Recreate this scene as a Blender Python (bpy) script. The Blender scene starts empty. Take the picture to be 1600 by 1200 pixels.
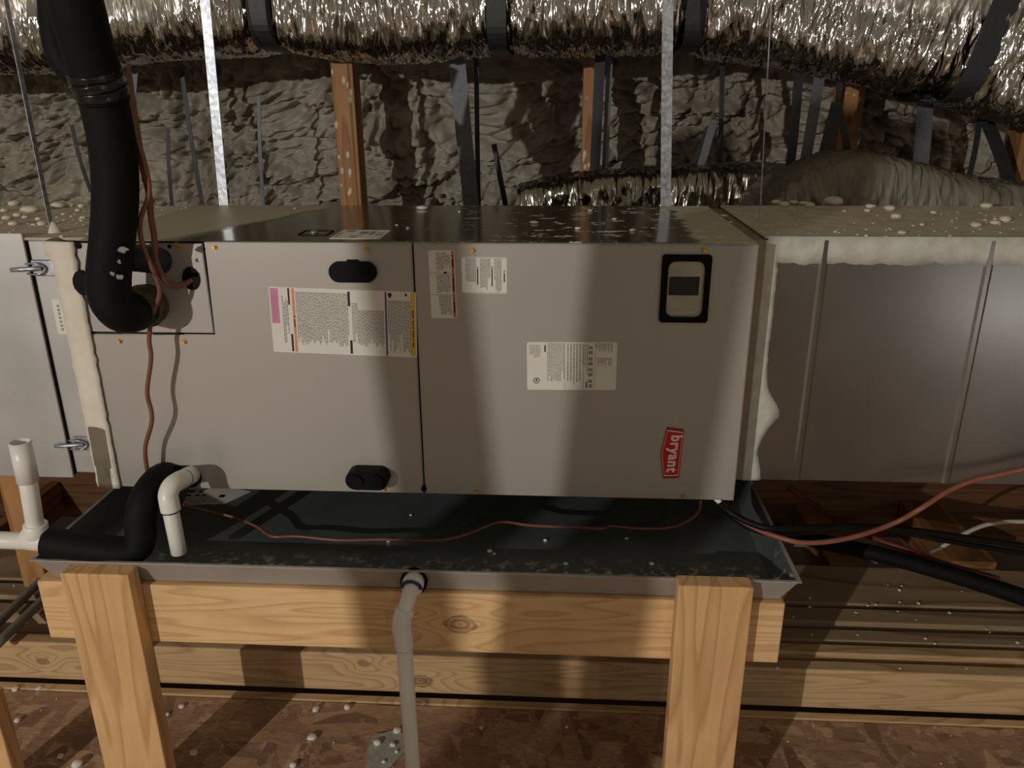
import bpy, bmesh, math, random
from mathutils import Vector, Matrix, noise
random.seed(7)
scene = bpy.context.scene
C = scene.collection

# ---------------------------------------------------------------- camera, world, lights, exposure
cam_d = bpy.data.cameras.new('camera'); cam = bpy.data.objects.new('camera', cam_d); C.objects.link(cam)
cam.location = (0.9553,-1.5070,0.7974); cam.rotation_euler = (1.22490,0.00592,0.05980)
cam_d.sensor_fit = 'HORIZONTAL'; cam_d.sensor_width = 36; cam_d.lens = 27.9578
cam_d.clip_start = 0.02
scene.camera = cam
w = bpy.data.worlds.new('attic_ambient'); scene.world = w; w.use_nodes = True
bgn = w.node_tree.nodes['Background']; bgn.inputs[0].default_value = (1.0, 0.86, 0.64, 1); bgn.inputs[1].default_value = 0.135
def lamp(name, loc, energy, color, radius):
    d = bpy.data.lights.new(name, 'POINT'); d.energy = energy; d.color = color; d.shadow_soft_size = radius
    o = bpy.data.objects.new(name, d); o.location = loc; C.objects.link(o); return o
lamp('attic_bulb', (-1.8, -4.9, 1.36), 430, (1.0, 0.95, 0.87), 0.022)
lamp('added_fill_light', (2.3, -4.2, 1.9), 20, (1.0, 0.90, 0.78), 0.06)  # added fill light for foil sparkle and ambient; no bulb known here
lamp('work_lamp', (3.76, -3.3, -0.42), 15, (0.84, 0.92, 1.0), 0.12)
scene.view_settings.view_transform = 'Standard'; scene.view_settings.look = 'None'
scene.view_settings.gamma = 1; scene.view_settings.use_curve_mapping = False
scene.view_settings.exposure = 0.15

# ---------------------------------------------------------------- object helpers
ORG = {}
def finish(name, me, m, parent=None, smooth=False, label=None, cat=None, group=None, kind=None, origin=None):
    if origin is None:
        xs = [v.co for v in me.vertices]
        lo = [min(c[i] for c in xs) for i in range(3)]; hi = [max(c[i] for c in xs) for i in range(3)]
        origin = Vector(((lo[0]+hi[0])/2, (lo[1]+hi[1])/2, lo[2]))
    origin = Vector(origin)
    me.transform(Matrix.Translation(-origin))
    if smooth:
        for p in me.polygons: p.use_smooth = True
    if m: me.materials.append(m)
    o = bpy.data.objects.new(name, me); C.objects.link(o)
    if parent is not None:
        o.parent = parent; o.location = origin - ORG[parent.name]
    else:
        o.location = origin
    ORG[o.name] = origin
    tag(o, label, cat, group, kind)
    return o
def tag(o, label=None, cat=None, group=None, kind=None):
    if label: o['label'] = label
    if cat: o['category'] = cat
    if group: o['group'] = group
    if kind: o['kind'] = kind
def obj(name, bm, m, parent=None, smooth=False, **k):
    bmesh.ops.recalc_face_normals(bm, faces=bm.faces)
    me = bpy.data.meshes.new(name); bm.to_mesh(me); bm.free()
    return finish(name, me, m, parent, smooth, **k)
def thing(name, loc, label, cat, group=None):
    o = bpy.data.objects.new(name, None); C.objects.link(o); o.location = loc; o.empty_display_size = .05
    ORG[o.name] = Vector(loc); tag(o, label, cat, group); return o
def copy_obj(o, loc, rot=None, scale=None, parent=None):
    c = o.copy(); C.objects.link(c); c.location = loc
    if rot: c.rotation_euler = rot
    if scale: c.scale = scale
    return c

# ---------------------------------------------------------------- mesh helpers
def box(bm, x0, x1, y0, y1, z0, z1, bev=0.0, seg=1):
    r = bmesh.ops.create_cube(bm, size=1)
    vs = r['verts']
    for v in vs:
        v.co = Vector((x0+(v.co.x+.5)*(x1-x0), y0+(v.co.y+.5)*(y1-y0), z0+(v.co.z+.5)*(z1-z0)))
    if bev > 0:
        es = list({e for v in vs for e in v.link_edges})
        bmesh.ops.bevel(bm, geom=es, offset=bev, segments=seg, affect='EDGES', profile=.5)
    return bm
def nb(): return bmesh.new()
def bx(x0, x1, y0, y1, z0, z1, bev=0.0, seg=1): return box(nb(), x0, x1, y0, y1, z0, z1, bev, seg)
def catmull(P, n=6):
    P = [Vector(p) for p in P]
    if len(P) < 3: return P
    Q = [P[0]*2-P[1]] + P + [P[-1]*2-P[-2]]; out = []
    for i in range(1, len(Q)-2):
        a, b, c, d = Q[i-1:i+3]
        for k in range(n):
            t = k/n
            out.append(.5*((2*b)+(c-a)*t+(2*a-5*b+4*c-d)*t*t+(3*b-a-3*c+d)*t**3))
    out.append(P[-1]); return out
def frames(path):
    T = []
    for i in range(len(path)):
        a = path[max(0, i-1)]; b = path[min(len(path)-1, i+1)]; T.append((b-a).normalized())
    u = T[0].orthogonal().normalized(); F = []
    for t in T:
        u = (u - t*u.dot(t))
        u = u.normalized() if u.length > 1e-6 else t.orthogonal().normalized()
        F.append((t, u, t.cross(u)))
    return F
def tube(P, r, seg=14, n=6, smooth_path=True, bm=None, rr=None, cap=True):
    bm = bm or nb()
    path = catmull(P, n) if smooth_path else [Vector(p) for p in P]
    F = frames(path); rings = []
    for i, (p, f) in enumerate(zip(path, F)):
        q = r if rr is None else rr(i/(len(path)-1))
        rings.append([bm.verts.new(p + (f[1]*math.cos(a)+f[2]*math.sin(a))*q) for a in [2*math.pi*k/seg for k in range(seg)]])
    for A, B in zip(rings, rings[1:]):
        for k in range(seg): bm.faces.new((A[k], A[(k+1) % seg], B[(k+1) % seg], B[k]))
    if cap:
        bm.faces.new(rings[0][::-1]); bm.faces.new(rings[-1])
    return bm
def ribbon(P, wdir, width, thick, n=6, bm=None, smooth_path=True):
    bm = bm or nb(); path = catmull(P, n) if smooth_path else [Vector(p) for p in P]
    F = frames(path); rings = []
    for p, f in zip(path, F):
        wv = Vector(wdir); wv = (wv - f[0]*wv.dot(f[0])).normalized(); nv = f[0].cross(wv)
        rings.append([bm.verts.new(p+wv*a*width/2+nv*b*thick/2) for a, b in ((-1,-1),(1,-1),(1,1),(-1,1))])
    for A, B in zip(rings, rings[1:]):
        for k in range(4): bm.faces.new((A[k], A[(k+1) % 4], B[(k+1) % 4], B[k]))
    bm.faces.new(rings[0][::-1]); bm.faces.new(rings[-1]); return bm
def prism(poly, y0, y1, bm=None, bev=0.0):
    """polygon in X,Z pushed from y0 (front) to y1 (back)"""
    bm = bm or nb()
    a = [bm.verts.new((x, y0, z)) for x, z in poly]; b = [bm.verts.new((x, y1, z)) for x, z in poly]
    fr = bm.faces.new(a); bm.faces.new(b[::-1]); n = len(poly)
    for i in range(n): bm.faces.new((a[i], b[i], b[(i+1) % n], a[(i+1) % n]))
    if bev: bmesh.ops.bevel(bm, geom=list(fr.edges), offset=bev, segments=2, affect='EDGES')
    return bm
def rrect(cx, cz, w_, h_, r, n=6):
    out = []
    for sx, sz, a0 in ((1,1,0),(-1,1,90),(-1,-1,180),(1,-1,270)):
        for k in range(n+1):
            a = math.radians(a0+90*k/n)
            out.append((cx+sx*(w_/2-r)+r*math.cos(a), cz+sz*(h_/2-r)+r*math.sin(a)))
    return out
def ring_prism(outer, inner, y0, y1, bm=None):
    bm = bm or nb(); n = len(outer); L = []
    for poly, y in ((outer, y1), (outer, y0), (inner, y0), (inner, y1)):
        L.append([bm.verts.new((x, y, z)) for x, z in poly])
    for A, B in zip(L, L[1:]+L[:1]):
        for i in range(n): bm.faces.new((A[i], A[(i+1) % n], B[(i+1) % n], B[i]))
    return bm
def quad_rect(q):
    xs = [p[0] for p in q]; zs = [p[2] for p in q]
    w_ = ((q[1][0]-q[0][0])+(q[2][0]-q[3][0]))/2; h_ = ((q[0][2]-q[3][2])+(q[1][2]-q[2][2]))/2
    return sum(xs)/4, sum(zs)/4, w_, h_
def from_py(name, V, F):
    me = bpy.data.meshes.new(name); me.from_pydata(V, [], F); me.update(); return me

# ---------------------------------------------------------------- materials
def srgb(r, g, b):
    f = lambda c: (c/255/12.92 if c <= 10 else ((c/255+.055)/1.055)**2.4)
    return (f(r), f(g), f(b), 1)
class NM:
    def __init__(s, name):
        s.m = bpy.data.materials.new(name); s.m.use_nodes = True; s.t = s.m.node_tree; s.n = s.t.nodes
        s.b = s.n['Principled BSDF']; s._co = None
    def co(s):
        if not s._co: s._co = s.n.new('ShaderNodeTexCoord').outputs['Object']
        return s._co
    def link(s, a, b): s.t.links.new(a, b)
    def setv(s, sock, v):
        if hasattr(v, 'is_linked') or hasattr(v, 'links'): s.link(v, sock)
        else: sock.default_value = v
    def mapping(s, scale=(1,1,1), rot=(0,0,0), loc=(0,0,0), src=None):
        q = s.n.new('ShaderNodeMapping'); s.link(src or s.co(), q.inputs[0])
        q.inputs['Location'].default_value = loc; q.inputs['Rotation'].default_value = rot; q.inputs['Scale'].default_value = scale
        return q.outputs[0]
    def noise(s, scale, vec=None, detail=4, rough=.55, dist=0, color=False):
        q = s.n.new('ShaderNodeTexNoise'); s.link(vec or s.co(), q.inputs['Vector'])
        q.inputs['Scale'].default_value = scale; q.inputs['Detail'].default_value = detail
        q.inputs['Roughness'].default_value = rough; q.inputs['Distortion'].default_value = dist
        return q.outputs[1 if color else 0]
    def voro(s, scale, vec=None, feature='F1', out=0, rnd=1):
        q = s.n.new('ShaderNodeTexVoronoi'); q.feature = feature; s.link(vec or s.co(), q.inputs['Vector'])
        q.inputs['Scale'].default_value = scale; q.inputs['Randomness'].default_value = rnd; return q.outputs[out]
    def wave(s, vec, scale, dist, dscale=1, detail=2, d='X'):
        q = s.n.new('ShaderNodeTexWave'); q.bands_direction = d; s.link(vec, q.inputs['Vector'])
        q.inputs['Scale'].default_value = scale; q.inputs['Distortion'].default_value = dist
        q.inputs['Detail Scale'].default_value = dscale; q.inputs['Detail'].default_value = detail; return q.outputs[1]
    def ramp(s, fac, stops, interp='LINEAR'):
        q = s.n.new('ShaderNodeValToRGB'); q.color_ramp.interpolation = interp; e = q.color_ramp.elements
        while len(e) < len(stops): e.new(.5)
        for k, (p, c) in enumerate(stops):
            e[k].position = p; e[k].color = c if not isinstance(c, (int, float)) else (c, c, c, 1)
        s.link(fac, q.inputs[0]); return q.outputs[0]
    def mix(s, f, a, b, mode='MIX'):
        q = s.n.new('ShaderNodeMix'); q.data_type = 'RGBA'; q.blend_type = mode
        s.setv(q.inputs[0], f); s.setv(q.inputs[6], a); s.setv(q.inputs[7], b); return q.outputs[2]
    def math(s, op, a, b=0.0, c=0.0):
        q = s.n.new('ShaderNodeMath'); q.operation = op
        for i, v in enumerate((a, b, c)): s.setv(q.inputs[i], v)
        return q.outputs[0]
    def sep(s, v):
        q = s.n.new('ShaderNodeSeparateXYZ'); s.link(v, q.inputs[0]); return q.outputs
    def bump(s, h, strength=.3, dist=.01):
        q = s.n.new('ShaderNodeBump'); q.inputs['Strength'].default_value = strength; q.inputs['Distance'].default_value = dist
        s.link(h, q.inputs['Height']); s.link(q.outputs[0], s.b.inputs['Normal'])
    def out(s, color=None, rough=None, metal=None, spec=None):
        for k, v in (('Base Color', color), ('Roughness', rough), ('Metallic', metal), ('Specular IOR Level', spec)):
            if v is not None: s.setv(s.b.inputs[k], v)
        return s.m
def plain(name, col, rough=.5, metal=0., var=.08, vs=30, bump=0., bs=200, spec=None):
    k = NM(name); n = k.noise(vs, detail=3)
    dark = tuple(c*(1-var*2) for c in col[:3])+(1,); lite = tuple(min(1, c*(1+var)) for c in col[:3])+(1,)
    c = k.ramp(n, [(.3, dark), (.7, lite)])
    if bump: k.bump(k.noise(bs, detail=2), bump, .002)
    return k.out(c, rough, metal, spec)

def wood(name, axis, light, dark, knots=(), ring=9.0, rough=.62, band=1.0):
    """board grain running along the given axis; rings bend round the knots"""
    k = NM(name); sc = {'X': (.55, 3, 7), 'Y': (3, .55, 7), 'Z': (3, 7, .55)}[axis]
    if axis == 'Z': sc = (7, 3, .55)
    base = k.mapping(sc)
    lowf = k.noise(1.1, base, 2, .5)
    h = k.math('MULTIPLY', lowf, ring)
    km = None
    for (kx, ky, kz, r) in knots:
        v = k.n.new('ShaderNodeVectorMath'); v.operation = 'SUBTRACT'; k.link(k.co(), v.inputs[0]); v.inputs[1].default_value = (kx, ky, kz)
        mp = k.mapping({'X': (.6, .6, 1), 'Y': (.6, .6, 1), 'Z': (1, .6, .6)}[axis], src=v.outputs[0])
        l = k.n.new('ShaderNodeVectorMath'); l.operation = 'LENGTH'; k.link(mp, l.inputs[0])
        d = k.math('DIVIDE', l.outputs['Value'], r)
        g = k.math('POWER', 2.718, k.math('MULTIPLY', k.math('MULTIPLY', d, d), -0.28))
        h = k.math('ADD', h, k.math('MULTIPLY', g, 3.2))
        core = k.ramp(k.math('ADD', d, k.math('MULTIPLY', k.noise(60), .5)), [(.85, 1.0), (1.25, 0.0)])
        rk = k.ramp(k.math('FRACT', k.math('MULTIPLY_ADD', d, 3.2, k.math('MULTIPLY', k.noise(30), 1.2))), [(0, .35), (.7, 1.0), (1.0, .35)])
        core = k.math('MULTIPLY', core, rk)
        km = core if km is None else k.math('MAXIMUM', km, core)
    saw = k.math('FRACT', h)
    rings = k.ramp(saw, [(0, 0.0), (.55, .25*band), (.86, 1.0*band), (1.0, 0.0)])
    fine = k.noise(22, k.mapping(tuple(a*(1 if a < 1 else 3) for a in sc)), 3, .6)
    f = k.math('MULTIPLY_ADD', fine, .35, k.math('MULTIPLY', rings, .6))
    c = k.ramp(f, [(.1, light), (.85, dark)])
    c = k.mix(k.ramp(k.noise(5), [(.35, 0.0), (.75, .28)]), c, tuple(x*.62 for x in dark[:3])+(1,))
    if km is not None: c = k.mix(k.math('MULTIPLY', km, .8), c, (dark[0]*.3, dark[1]*.24, dark[2]*.2, 1))
    k.bump(f, .15, .003)
    return k.out(c, rough, 0, .35)

M = {}
PINE_L, PINE_D = srgb(226, 178, 116), srgb(176, 118, 62)
M['paint'] = plain('cabinet_taupe_paint', srgb(176, 170, 163), .42, .25, .02, 3, .05, 900)
M['gasket'] = plain('black_gasket', srgb(13, 13, 13), .75, spec=.12)
M['rubber'] = plain('black_rubber', srgb(15, 16, 19), .62, 0, .1, 60, spec=.14)
M['foamrub'] = plain('black_insulation_foam', srgb(15, 15, 16), .7, 0, .12, 25, .15, 300, .2)
M['foamrub_mark'] = None
M['tape_black'] = plain('black_tape', srgb(20, 20, 22), .25, 0, .1, 60, .4, 60)
M['cork'] = plain('cork_tape', srgb(92, 84, 58), .85, 0, .35, 60, .5, 150)
M['brass'] = plain('brass_screw', srgb(206, 166, 96), .45, .6, .1)
M['pvc'] = plain('white_pvc', srgb(238, 235, 228), .35, 0, .03, 8)
M['pvc_in'] = plain('pvc_bore', srgb(120, 112, 100), .6)
M['primer'] = plain('blue_primer_ring', srgb(40, 44, 92), .5)
M['cable'] = plain('brown_cable', srgb(128, 82, 60), .45, 0, .06, 40)
M['cable_red'] = plain('red_brown_cable', srgb(126, 74, 62), .4, 0, .06, 40)
M['cable_orange'] = plain('orange_cable', srgb(150, 92, 70), .45)
M['cable_white'] = plain('white_cable', srgb(190, 184, 172), .5)
M['cable_black'] = plain('black_cable', srgb(16, 16, 17), .5, spec=.2)
M['cable_pink'] = plain('maroon_cable', srgb(112, 44, 42), .5)
M['paper'] = plain('label_paper', srgb(228, 224, 214), .55, 0, .02)
M['ink'] = plain('label_ink_grey', srgb(150, 146, 142), .6)
M['black_ink'] = plain('label_ink_black', srgb(22, 20, 22), .6)
M['pink_ink'] = plain('label_ink_pink', srgb(226, 128, 178), .55)
M['orange_ink'] = plain('label_ink_orange', srgb(230, 142, 88), .55)
M['red_orange_ink'] = plain('label_ink_red_orange', srgb(216, 104, 60), .55)
M['purple_ink'] = plain('label_ink_purple', srgb(88, 76, 150), .55)
M['yellow_ink'] = plain('label_ink_yellow', srgb(226, 186, 58), .55)
M['red'] = plain('badge_red', srgb(200, 22, 22), .35, 0, .03)
M['badge_edge'] = plain('badge_dark_red', srgb(158, 24, 26), .4, 0, .03)
M['white'] = plain('badge_white', srgb(236, 226, 220), .4, 0, .02)
M['lens_back'] = plain('window_inside_grey', srgb(206, 200, 188), .6)
M['dark_part'] = plain('dark_switch', srgb(38, 36, 30), .5, 0, .3, 60)
M['strap_black'] = plain('black_webbing', srgb(44, 44, 47), .5, 0, .12, 90, .3, 400)
M['strap_grey'] = plain('grey_webbing', srgb(104, 106, 112), .45, 0, .12, 90, .3, 400)
M['mastic'] = plain('beige_mastic', srgb(228, 220, 203), .75, 0, .05, 22, .35, 60)
M['mastic_white'] = plain('white_mastic', srgb(206, 204, 194), .7, 0, .09, 30, .4, 70)
M['droplet'] = plain('foam_droplet', srgb(226, 216, 196), .7, 0, .04, 60, .3, 120)
M['droplet_white'] = plain('white_foam_crumb', srgb(236, 232, 222), .7, 0, .04, 60, .3, 120)
M['conduit'] = plain('grey_conduit', srgb(132, 126, 118), .5)
M['spray'] = plain('overspray_beige', srgb(202, 190, 166), .8, 0, .1, 20, .3, 90)

k = NM('galvanised_zinc')           # plain galvanised strap and latch steel
M['zinc'] = k.out(k.ramp(k.voro(120, out=1), [(.2, srgb(150, 154, 162)), (.9, srgb(194, 198, 206))]), .45, .85)
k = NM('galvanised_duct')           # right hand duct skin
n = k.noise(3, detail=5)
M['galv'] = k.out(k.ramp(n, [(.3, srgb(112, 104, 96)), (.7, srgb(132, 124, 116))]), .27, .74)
k = NM('galvanised_plenum')         # left plenum, lighter spangle
M['galv_light'] = k.out(k.ramp(k.noise(5, detail=5), [(.3, srgb(176, 174, 172)), (.7, srgb(196, 194, 192))]), .48, .6)
k = NM('galvanised_pan')
dirt = k.ramp(k.noise(34, detail=6, rough=.7), [(.53, 0.0), (.61, 1.0)])
sy = k.sep(k.co())[1]
near = k.n.new('ShaderNodeMapRange'); k.link(sy, near.inputs[0]); near.inputs[1].default_value = -.43; near.inputs[2].default_value = -.33; near.inputs[3].default_value = 1; near.inputs[4].default_value = 0
dm = k.math('MULTIPLY', k.math('MULTIPLY', dirt, near.outputs[0]), .95)
M['pan'] = k.out(k.mix(dm, k.ramp(k.noise(6, detail=5), [(.3, srgb(120, 128, 130)), (.7, srgb(144, 152, 154))]), srgb(222, 212, 186)), k.mix(dm, (.42,)*3+(1,), (.8,)*3+(1,)), k.math('SUBTRACT', .66, k.math('MULTIPLY', dm, .64)))
M['pan_outer'] = plain('pan_outer_zinc', srgb(176, 170, 162), .45, .3, .05, 9)

W, H, D = 1.3259, 0.537, 0.56
SEAM = 0.6725
# cabinet top: bare zinc, foam overspray at both ends and flecks towards the right
k = NM('cabinet_zinc_with_overspray')
x, y, z = k.sep(k.co())
nz = k.noise(7, detail=5, rough=.65)
left = k.math('SUBTRACT', k.math('MULTIPLY_ADD', nz, .10, -.42), k.math('ADD', x, k.math('MULTIPLY', y, -.33)))
left = k.math('MULTIPLY', k.ramp(k.math('ADD', left, .5), [(.49, 0.0), (.53, 1.0)]), .75)
right = k.math('ADD', k.math('SUBTRACT', x, .55), k.math('MULTIPLY_ADD', k.noise(26, detail=4), .10, -.05))
right = k.math('MULTIPLY', k.ramp(k.math('ADD', right, .5), [(.50, 0.0), (.515, 1.0)]), .9)
fl = k.ramp(k.noise(19, k.mapping((1, 1.5, 1)), 6, .74), [(.585, 0.0), (.605, 1.0)])
fx = k.n.new('ShaderNodeMapRange'); k.link(x, fx.inputs[0]); fx.inputs[1].default_value = -.15; fx.inputs[2].default_value = .3
fl = k.math('MULTIPLY', fl, fx.outputs[0])
mask = k.math('MAXIMUM', left, right)
every = k.math('MAXIMUM', mask, fl)
base = k.mix(fl, k.mix(mask, srgb(122, 114, 94), srgb(204, 193, 170)), srgb(232, 226, 210))
M['cab_top'] = k.out(base, k.mix(every, (.15,)*3+(1,), (.65,)*3+(1,)), k.math('SUBTRACT', .72, k.math('MULTIPLY', every, .72)))

# spray foam
k = NM('spray_foam')
nn = k.noise(3, detail=4)
c = k.ramp(nn, [(.3, srgb(140, 132, 118)), (.7, srgb(174, 166, 151))])
k.bump(k.noise(60, detail=4), .35, .006)
M['foam'] = k.out(c, .55, 0, .4)

# foil flex duct jacket with foam dust settled on it
def foil_mat(name, dust_lo, dust_hi, rough=.16, tint=(206, 198, 190), dustc=(160, 149, 128)):
    k = NM(name)
    wx, _, pz = k.sep(k.co())
    ends = k.n.new('ShaderNodeMapRange'); k.link(k.math('ABSOLUTE', k.math('SUBTRACT', wx, .78)), ends.inputs[0]); ends.inputs[1].default_value = .55; ends.inputs[2].default_value = .95; ends.inputs[3].default_value = 0; ends.inputs[4].default_value = .14
    m = k.math('ADD', k.math('MULTIPLY_ADD', k.noise(4.5, detail=4), .16, ends.outputs[0]), pz)
    mr = k.n.new('ShaderNodeMapRange'); k.link(m, mr.inputs[0]); mr.inputs[1].default_value = dust_lo; mr.inputs[2].default_value = dust_hi
    d = k.math('MULTIPLY', mr.outputs[0], .92)
    c = k.mix(d, srgb(*tint), srgb(*dustc))
    f1 = k.noise(10, k.mapping((3.6, 1, .7)), 2, .5, .8); f2 = k.voro(16, k.mapping((2.4, 1, .8)))
    k.bump(k.math('ADD', f1, k.math('MULTIPLY', f2, .6)), .8, .02)
    return k.out(c, k.mix(d, (rough,)*3+(1,), (.75,)*3+(1,)), k.math('SUBTRACT', 1.0, d))
M['foil'] = foil_mat('foil_jacket', 1.20, 1.30, .13, (214, 209, 204))
M['foil_dull'] = foil_mat('dusty_foil_jacket', .60, .80, .25, (150, 144, 132), (128, 120, 104))
M['foil_small'] = foil_mat('small_foil_jacket', .72, .92, .22, (160, 154, 142), (140, 132, 116))

# oriented strand board
k = NM('strand_board')
a = k.mapping((5, 16, 1), (0, 0, .5)); b = k.mapping((15, 5, 1), (0, 0, -.3))
wv = k.noise(2.5, detail=3, color=True)
def warp(v, amt):
    q = k.n.new('ShaderNodeVectorMath'); q.operation = 'MULTIPLY_ADD'; k.link(wv, q.inputs[0]); q.inputs[1].default_value = (amt,)*3; k.link(v, q.inputs[2]); return q.outputs[0]
va, vb = k.voro(1.6, warp(a, 1.2), out=1), k.voro(1.9, warp(b, 1.0), out=1)
sel = k.ramp(k.noise(9), [(.47, 0.0), (.53, 1.0)])
v = k.sep(k.mix(sel, va, vb))[0]
c = k.ramp(v, [(0, srgb(134, 100, 78)), (.3, srgb(192, 156, 124)), (.55, srgb(166, 126, 104)), (.8, srgb(216, 178, 142)), (1, srgb(150, 112, 90))])
c = k.mix(k.ramp(k.noise(40, k.mapping((1, 4, 1), (0, 0, .6)), 4), [(.4, 0.0), (.8, .5)]), c, srgb(96, 66, 52))
k.bump(v, .2, .003)
M['osb'] = k.out(c, .45, 0, .4)

M['rail'] = wood('pine_rail', 'X', srgb(243, 205, 152), srgb(200, 150, 100), knots=[(.118, -.02, .068, .030)], ring=24, band=.75)
M['post'] = wood('pine_post', 'Z', srgb(232, 190, 136), srgb(188, 138, 88), ring=17, band=.8)
M['joist'] = wood('pine_joist', 'X', srgb(214, 182, 138), srgb(166, 128, 88), knots=[(-.25, -.02, .09, .016), (-.10, -.02, .04, .03), (-.33, -.02, .145, .018), (-1.14, -.02, .06, .016)], ring=24, band=.8)
M['joist_grey'] = wood('weathered_joist', 'X', srgb(176, 150, 120), srgb(128, 102, 76), ring=10)
M['chord'] = wood('truss_chord', 'Y', srgb(150, 104, 62), srgb(100, 62, 34), ring=10)
M['chord_x'] = wood('rim_board_wood', 'X', srgb(112, 76, 46), srgb(78, 48, 28), ring=10)
M['web'] = wood('truss_web_wood', 'Z', srgb(190, 142, 94), srgb(150, 102, 60), ring=9)
# clear lens
k = NM('clear_lens'); k.b.inputs['Transmission Weight'].default_value = 1; k.b.inputs['IOR'].default_value = 1.12
M['lens'] = k.out((1, 1, .97, 1), .02, 0)
# ---------------------------------------------------------------- setting: foam roof slope, floor
def foam_height(u, v):
    # lumpy sprayed foam: rounded lobes with sharp creases, laid in rough horizontal passes
    wx = noise.noise(Vector((u*2.6, v*3.0, 1.7))); wz = noise.noise(Vector((u*2.2, v*3.2, 9.1)))
    uu, vv = u+.16*wx, v+.09*wz
    a = noise.noise(Vector((uu*7, vv*13, .3)))
    d = noise.voronoi(Vector((uu*17, vv*25, 2.3)))[0]; lobe = 1-min(1.0, d[0])**2
    d = noise.voronoi(Vector((uu*33, vv*48, 5.1)))[0]; small = 1-min(1.0, d[0])**2
    c = abs(noise.noise(Vector((uu*24, vv*40, 7.7))))
    return .04*a + .075*lobe*(1+.6*a) + .034*small + .04*c + .06*noise.noise(Vector((u*1.3, v*1.8, 4.4)))
prof = [(2.02, -.75), (1.92, -.1), (1.80, .35), (1.66, .8), (1.52, 1.25), (1.2, 1.75), (.2, 2.65)]
nu, nv = 860, 290
X0, X1 = -2.1, 3.5
seglen = [0]
for a, b in zip(prof, prof[1:]): seglen.append(seglen[-1]+math.dist(a, b))
# denser rows where the photograph looks
rows = []
for j in range(nv+1):
    t = j/nv
    s_ = t/.06*.62 if t < .06 else (.62+(t-.06)/.86*1.12 if t < .92 else 1.74+(t-.92)/.08*(seglen[-1]-1.74))
    rows.append(s_)
V, F = [], []
for s_ in rows:
    i = max(q for q in range(len(seglen)) if seglen[q] <= s_+1e-9); i = min(i, len(prof)-2)
    t = (s_-seglen[i])/(seglen[i+1]-seglen[i]); a, b = prof[i], prof[i+1]
    y = a[0]+(b[0]-a[0])*t; z = a[1]+(b[1]-a[1])*t
    L = math.dist(a, b); ny, nz = -(b[1]-a[1])/L, (b[0]-a[0])/L
    for i2 in range(nu+1):
        x = X0+(X1-X0)*i2/nu
        h = foam_height(x, s_)
        V.append((x, y+ny*h, z+nz*h))
for j in range(nv):
    for i in range(nu):
        a = j*(nu+1)+i; F.append((a, a+1, a+nu+2, a+nu+1))
finish('wall_back', from_py('wall_back', V, F), M['foam'], smooth=True, kind='structure', label='cream spray foam on the sloping roof deck')

FZ = -0.70
obj('floor', bx(-2.6, 4.0, -3.2, .150, FZ-.018, FZ, .002), M['osb'], kind='structure', label='reddish strand board floor panel')
floor_lip = obj('floor_edge_strip', bx(-2.6, 4.0, .152, .176, FZ-.03, FZ+.004, .002), M['joist'], bpy.data.objects['floor'], label='pale wood edge strip of the strand board')
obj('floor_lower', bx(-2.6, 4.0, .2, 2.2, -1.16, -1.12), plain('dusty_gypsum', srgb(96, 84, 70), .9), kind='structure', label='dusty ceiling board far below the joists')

def board(name, x0, x1, y0, y1, z0, z1, m, label, cat, group=None, parent=None, bev=.004):
    return obj(name, bx(x0, x1, y0, y1, z0, z1, bev, 2), m, parent, label=label, cat=cat, group=group)
board('floor_joist', -2.2, 3.6, .200, .238, -.704, -.583, M['joist'], 'long pale knotty pine joist on edge just behind the strand board floor', 'joist')
board('floor_joist', 1.36, 3.6, .262, .300, -.672, -.578, M['joist'], 'shorter orange pine joist behind the pale one, right of the stand', 'joist')
board('floor_joist', -2.2, 3.6, .325, .375, -.70, -.585, M['joist_grey'], 'dull grey-brown joist, second plank back from the pale joist', 'joist')
board('floor_joist', -2.2, 3.6, .405, .47, -.70, -.583, M['joist_grey'], 'dull grey-brown joist, third plank back from the pale joist', 'joist')
board('floor_joist', -2.2, 3.6, .50, .70, -.68, -.588, M['joist_grey'], 'wide weathered plank at the back of the floor joists', 'plank')
for i, (xx, wd, zt) in enumerate(((-.95, .04, -.40), (-.62, .04, -.36), (-.30, .09, -.33), (1.62, .04, -.42), (1.86, .09, -.42), (2.25, .14, -.40), (2.75, .09, -.4), (.5, .04, -.42))):
    lab = ['dark brown truss chord running back under the left plenum, far left', 'dark brown truss chord under the left plenum, second from the left', 'brown truss chord with foam crumbs beside the left pan edge', 'dark truss chord nearest the right edge of the drain pan', 'brown truss chord crossed by the orange cable', 'wide lit brown truss chord under the right duct', 'brown truss chord at the far right edge under the duct', 'dark truss chord hidden beneath the drain pan'][i]
    board('truss_chord', xx-wd/2, xx+wd/2, .705, 1.10, -.70, zt-.165, M['chord'], lab, 'beam', 'truss chords running back under the unit')
board('rim_board', -2.1, 3.5, 1.105, 1.145, -.72, -.02, M['chord_x'], 'dark brown rim board standing across the back of the truss chords', 'beam')
board('wall_stud', (-0.645,0.45,-0.328)[0], (-0.5711,0.45,-0.326)[0], .45, .49, -.585, -.03, M['web'], 'upright brown stud under the left plenum behind the white standpipe', 'stud')
board('stud_offcut', (-0.3428,-0.2,-0.5161)[0], (-0.2482,-0.2,-0.6014)[0], -.2, -.162, FZ, -.41, M['post'], 'sliver of pine post at the bottom left corner of the view', 'post')

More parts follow.
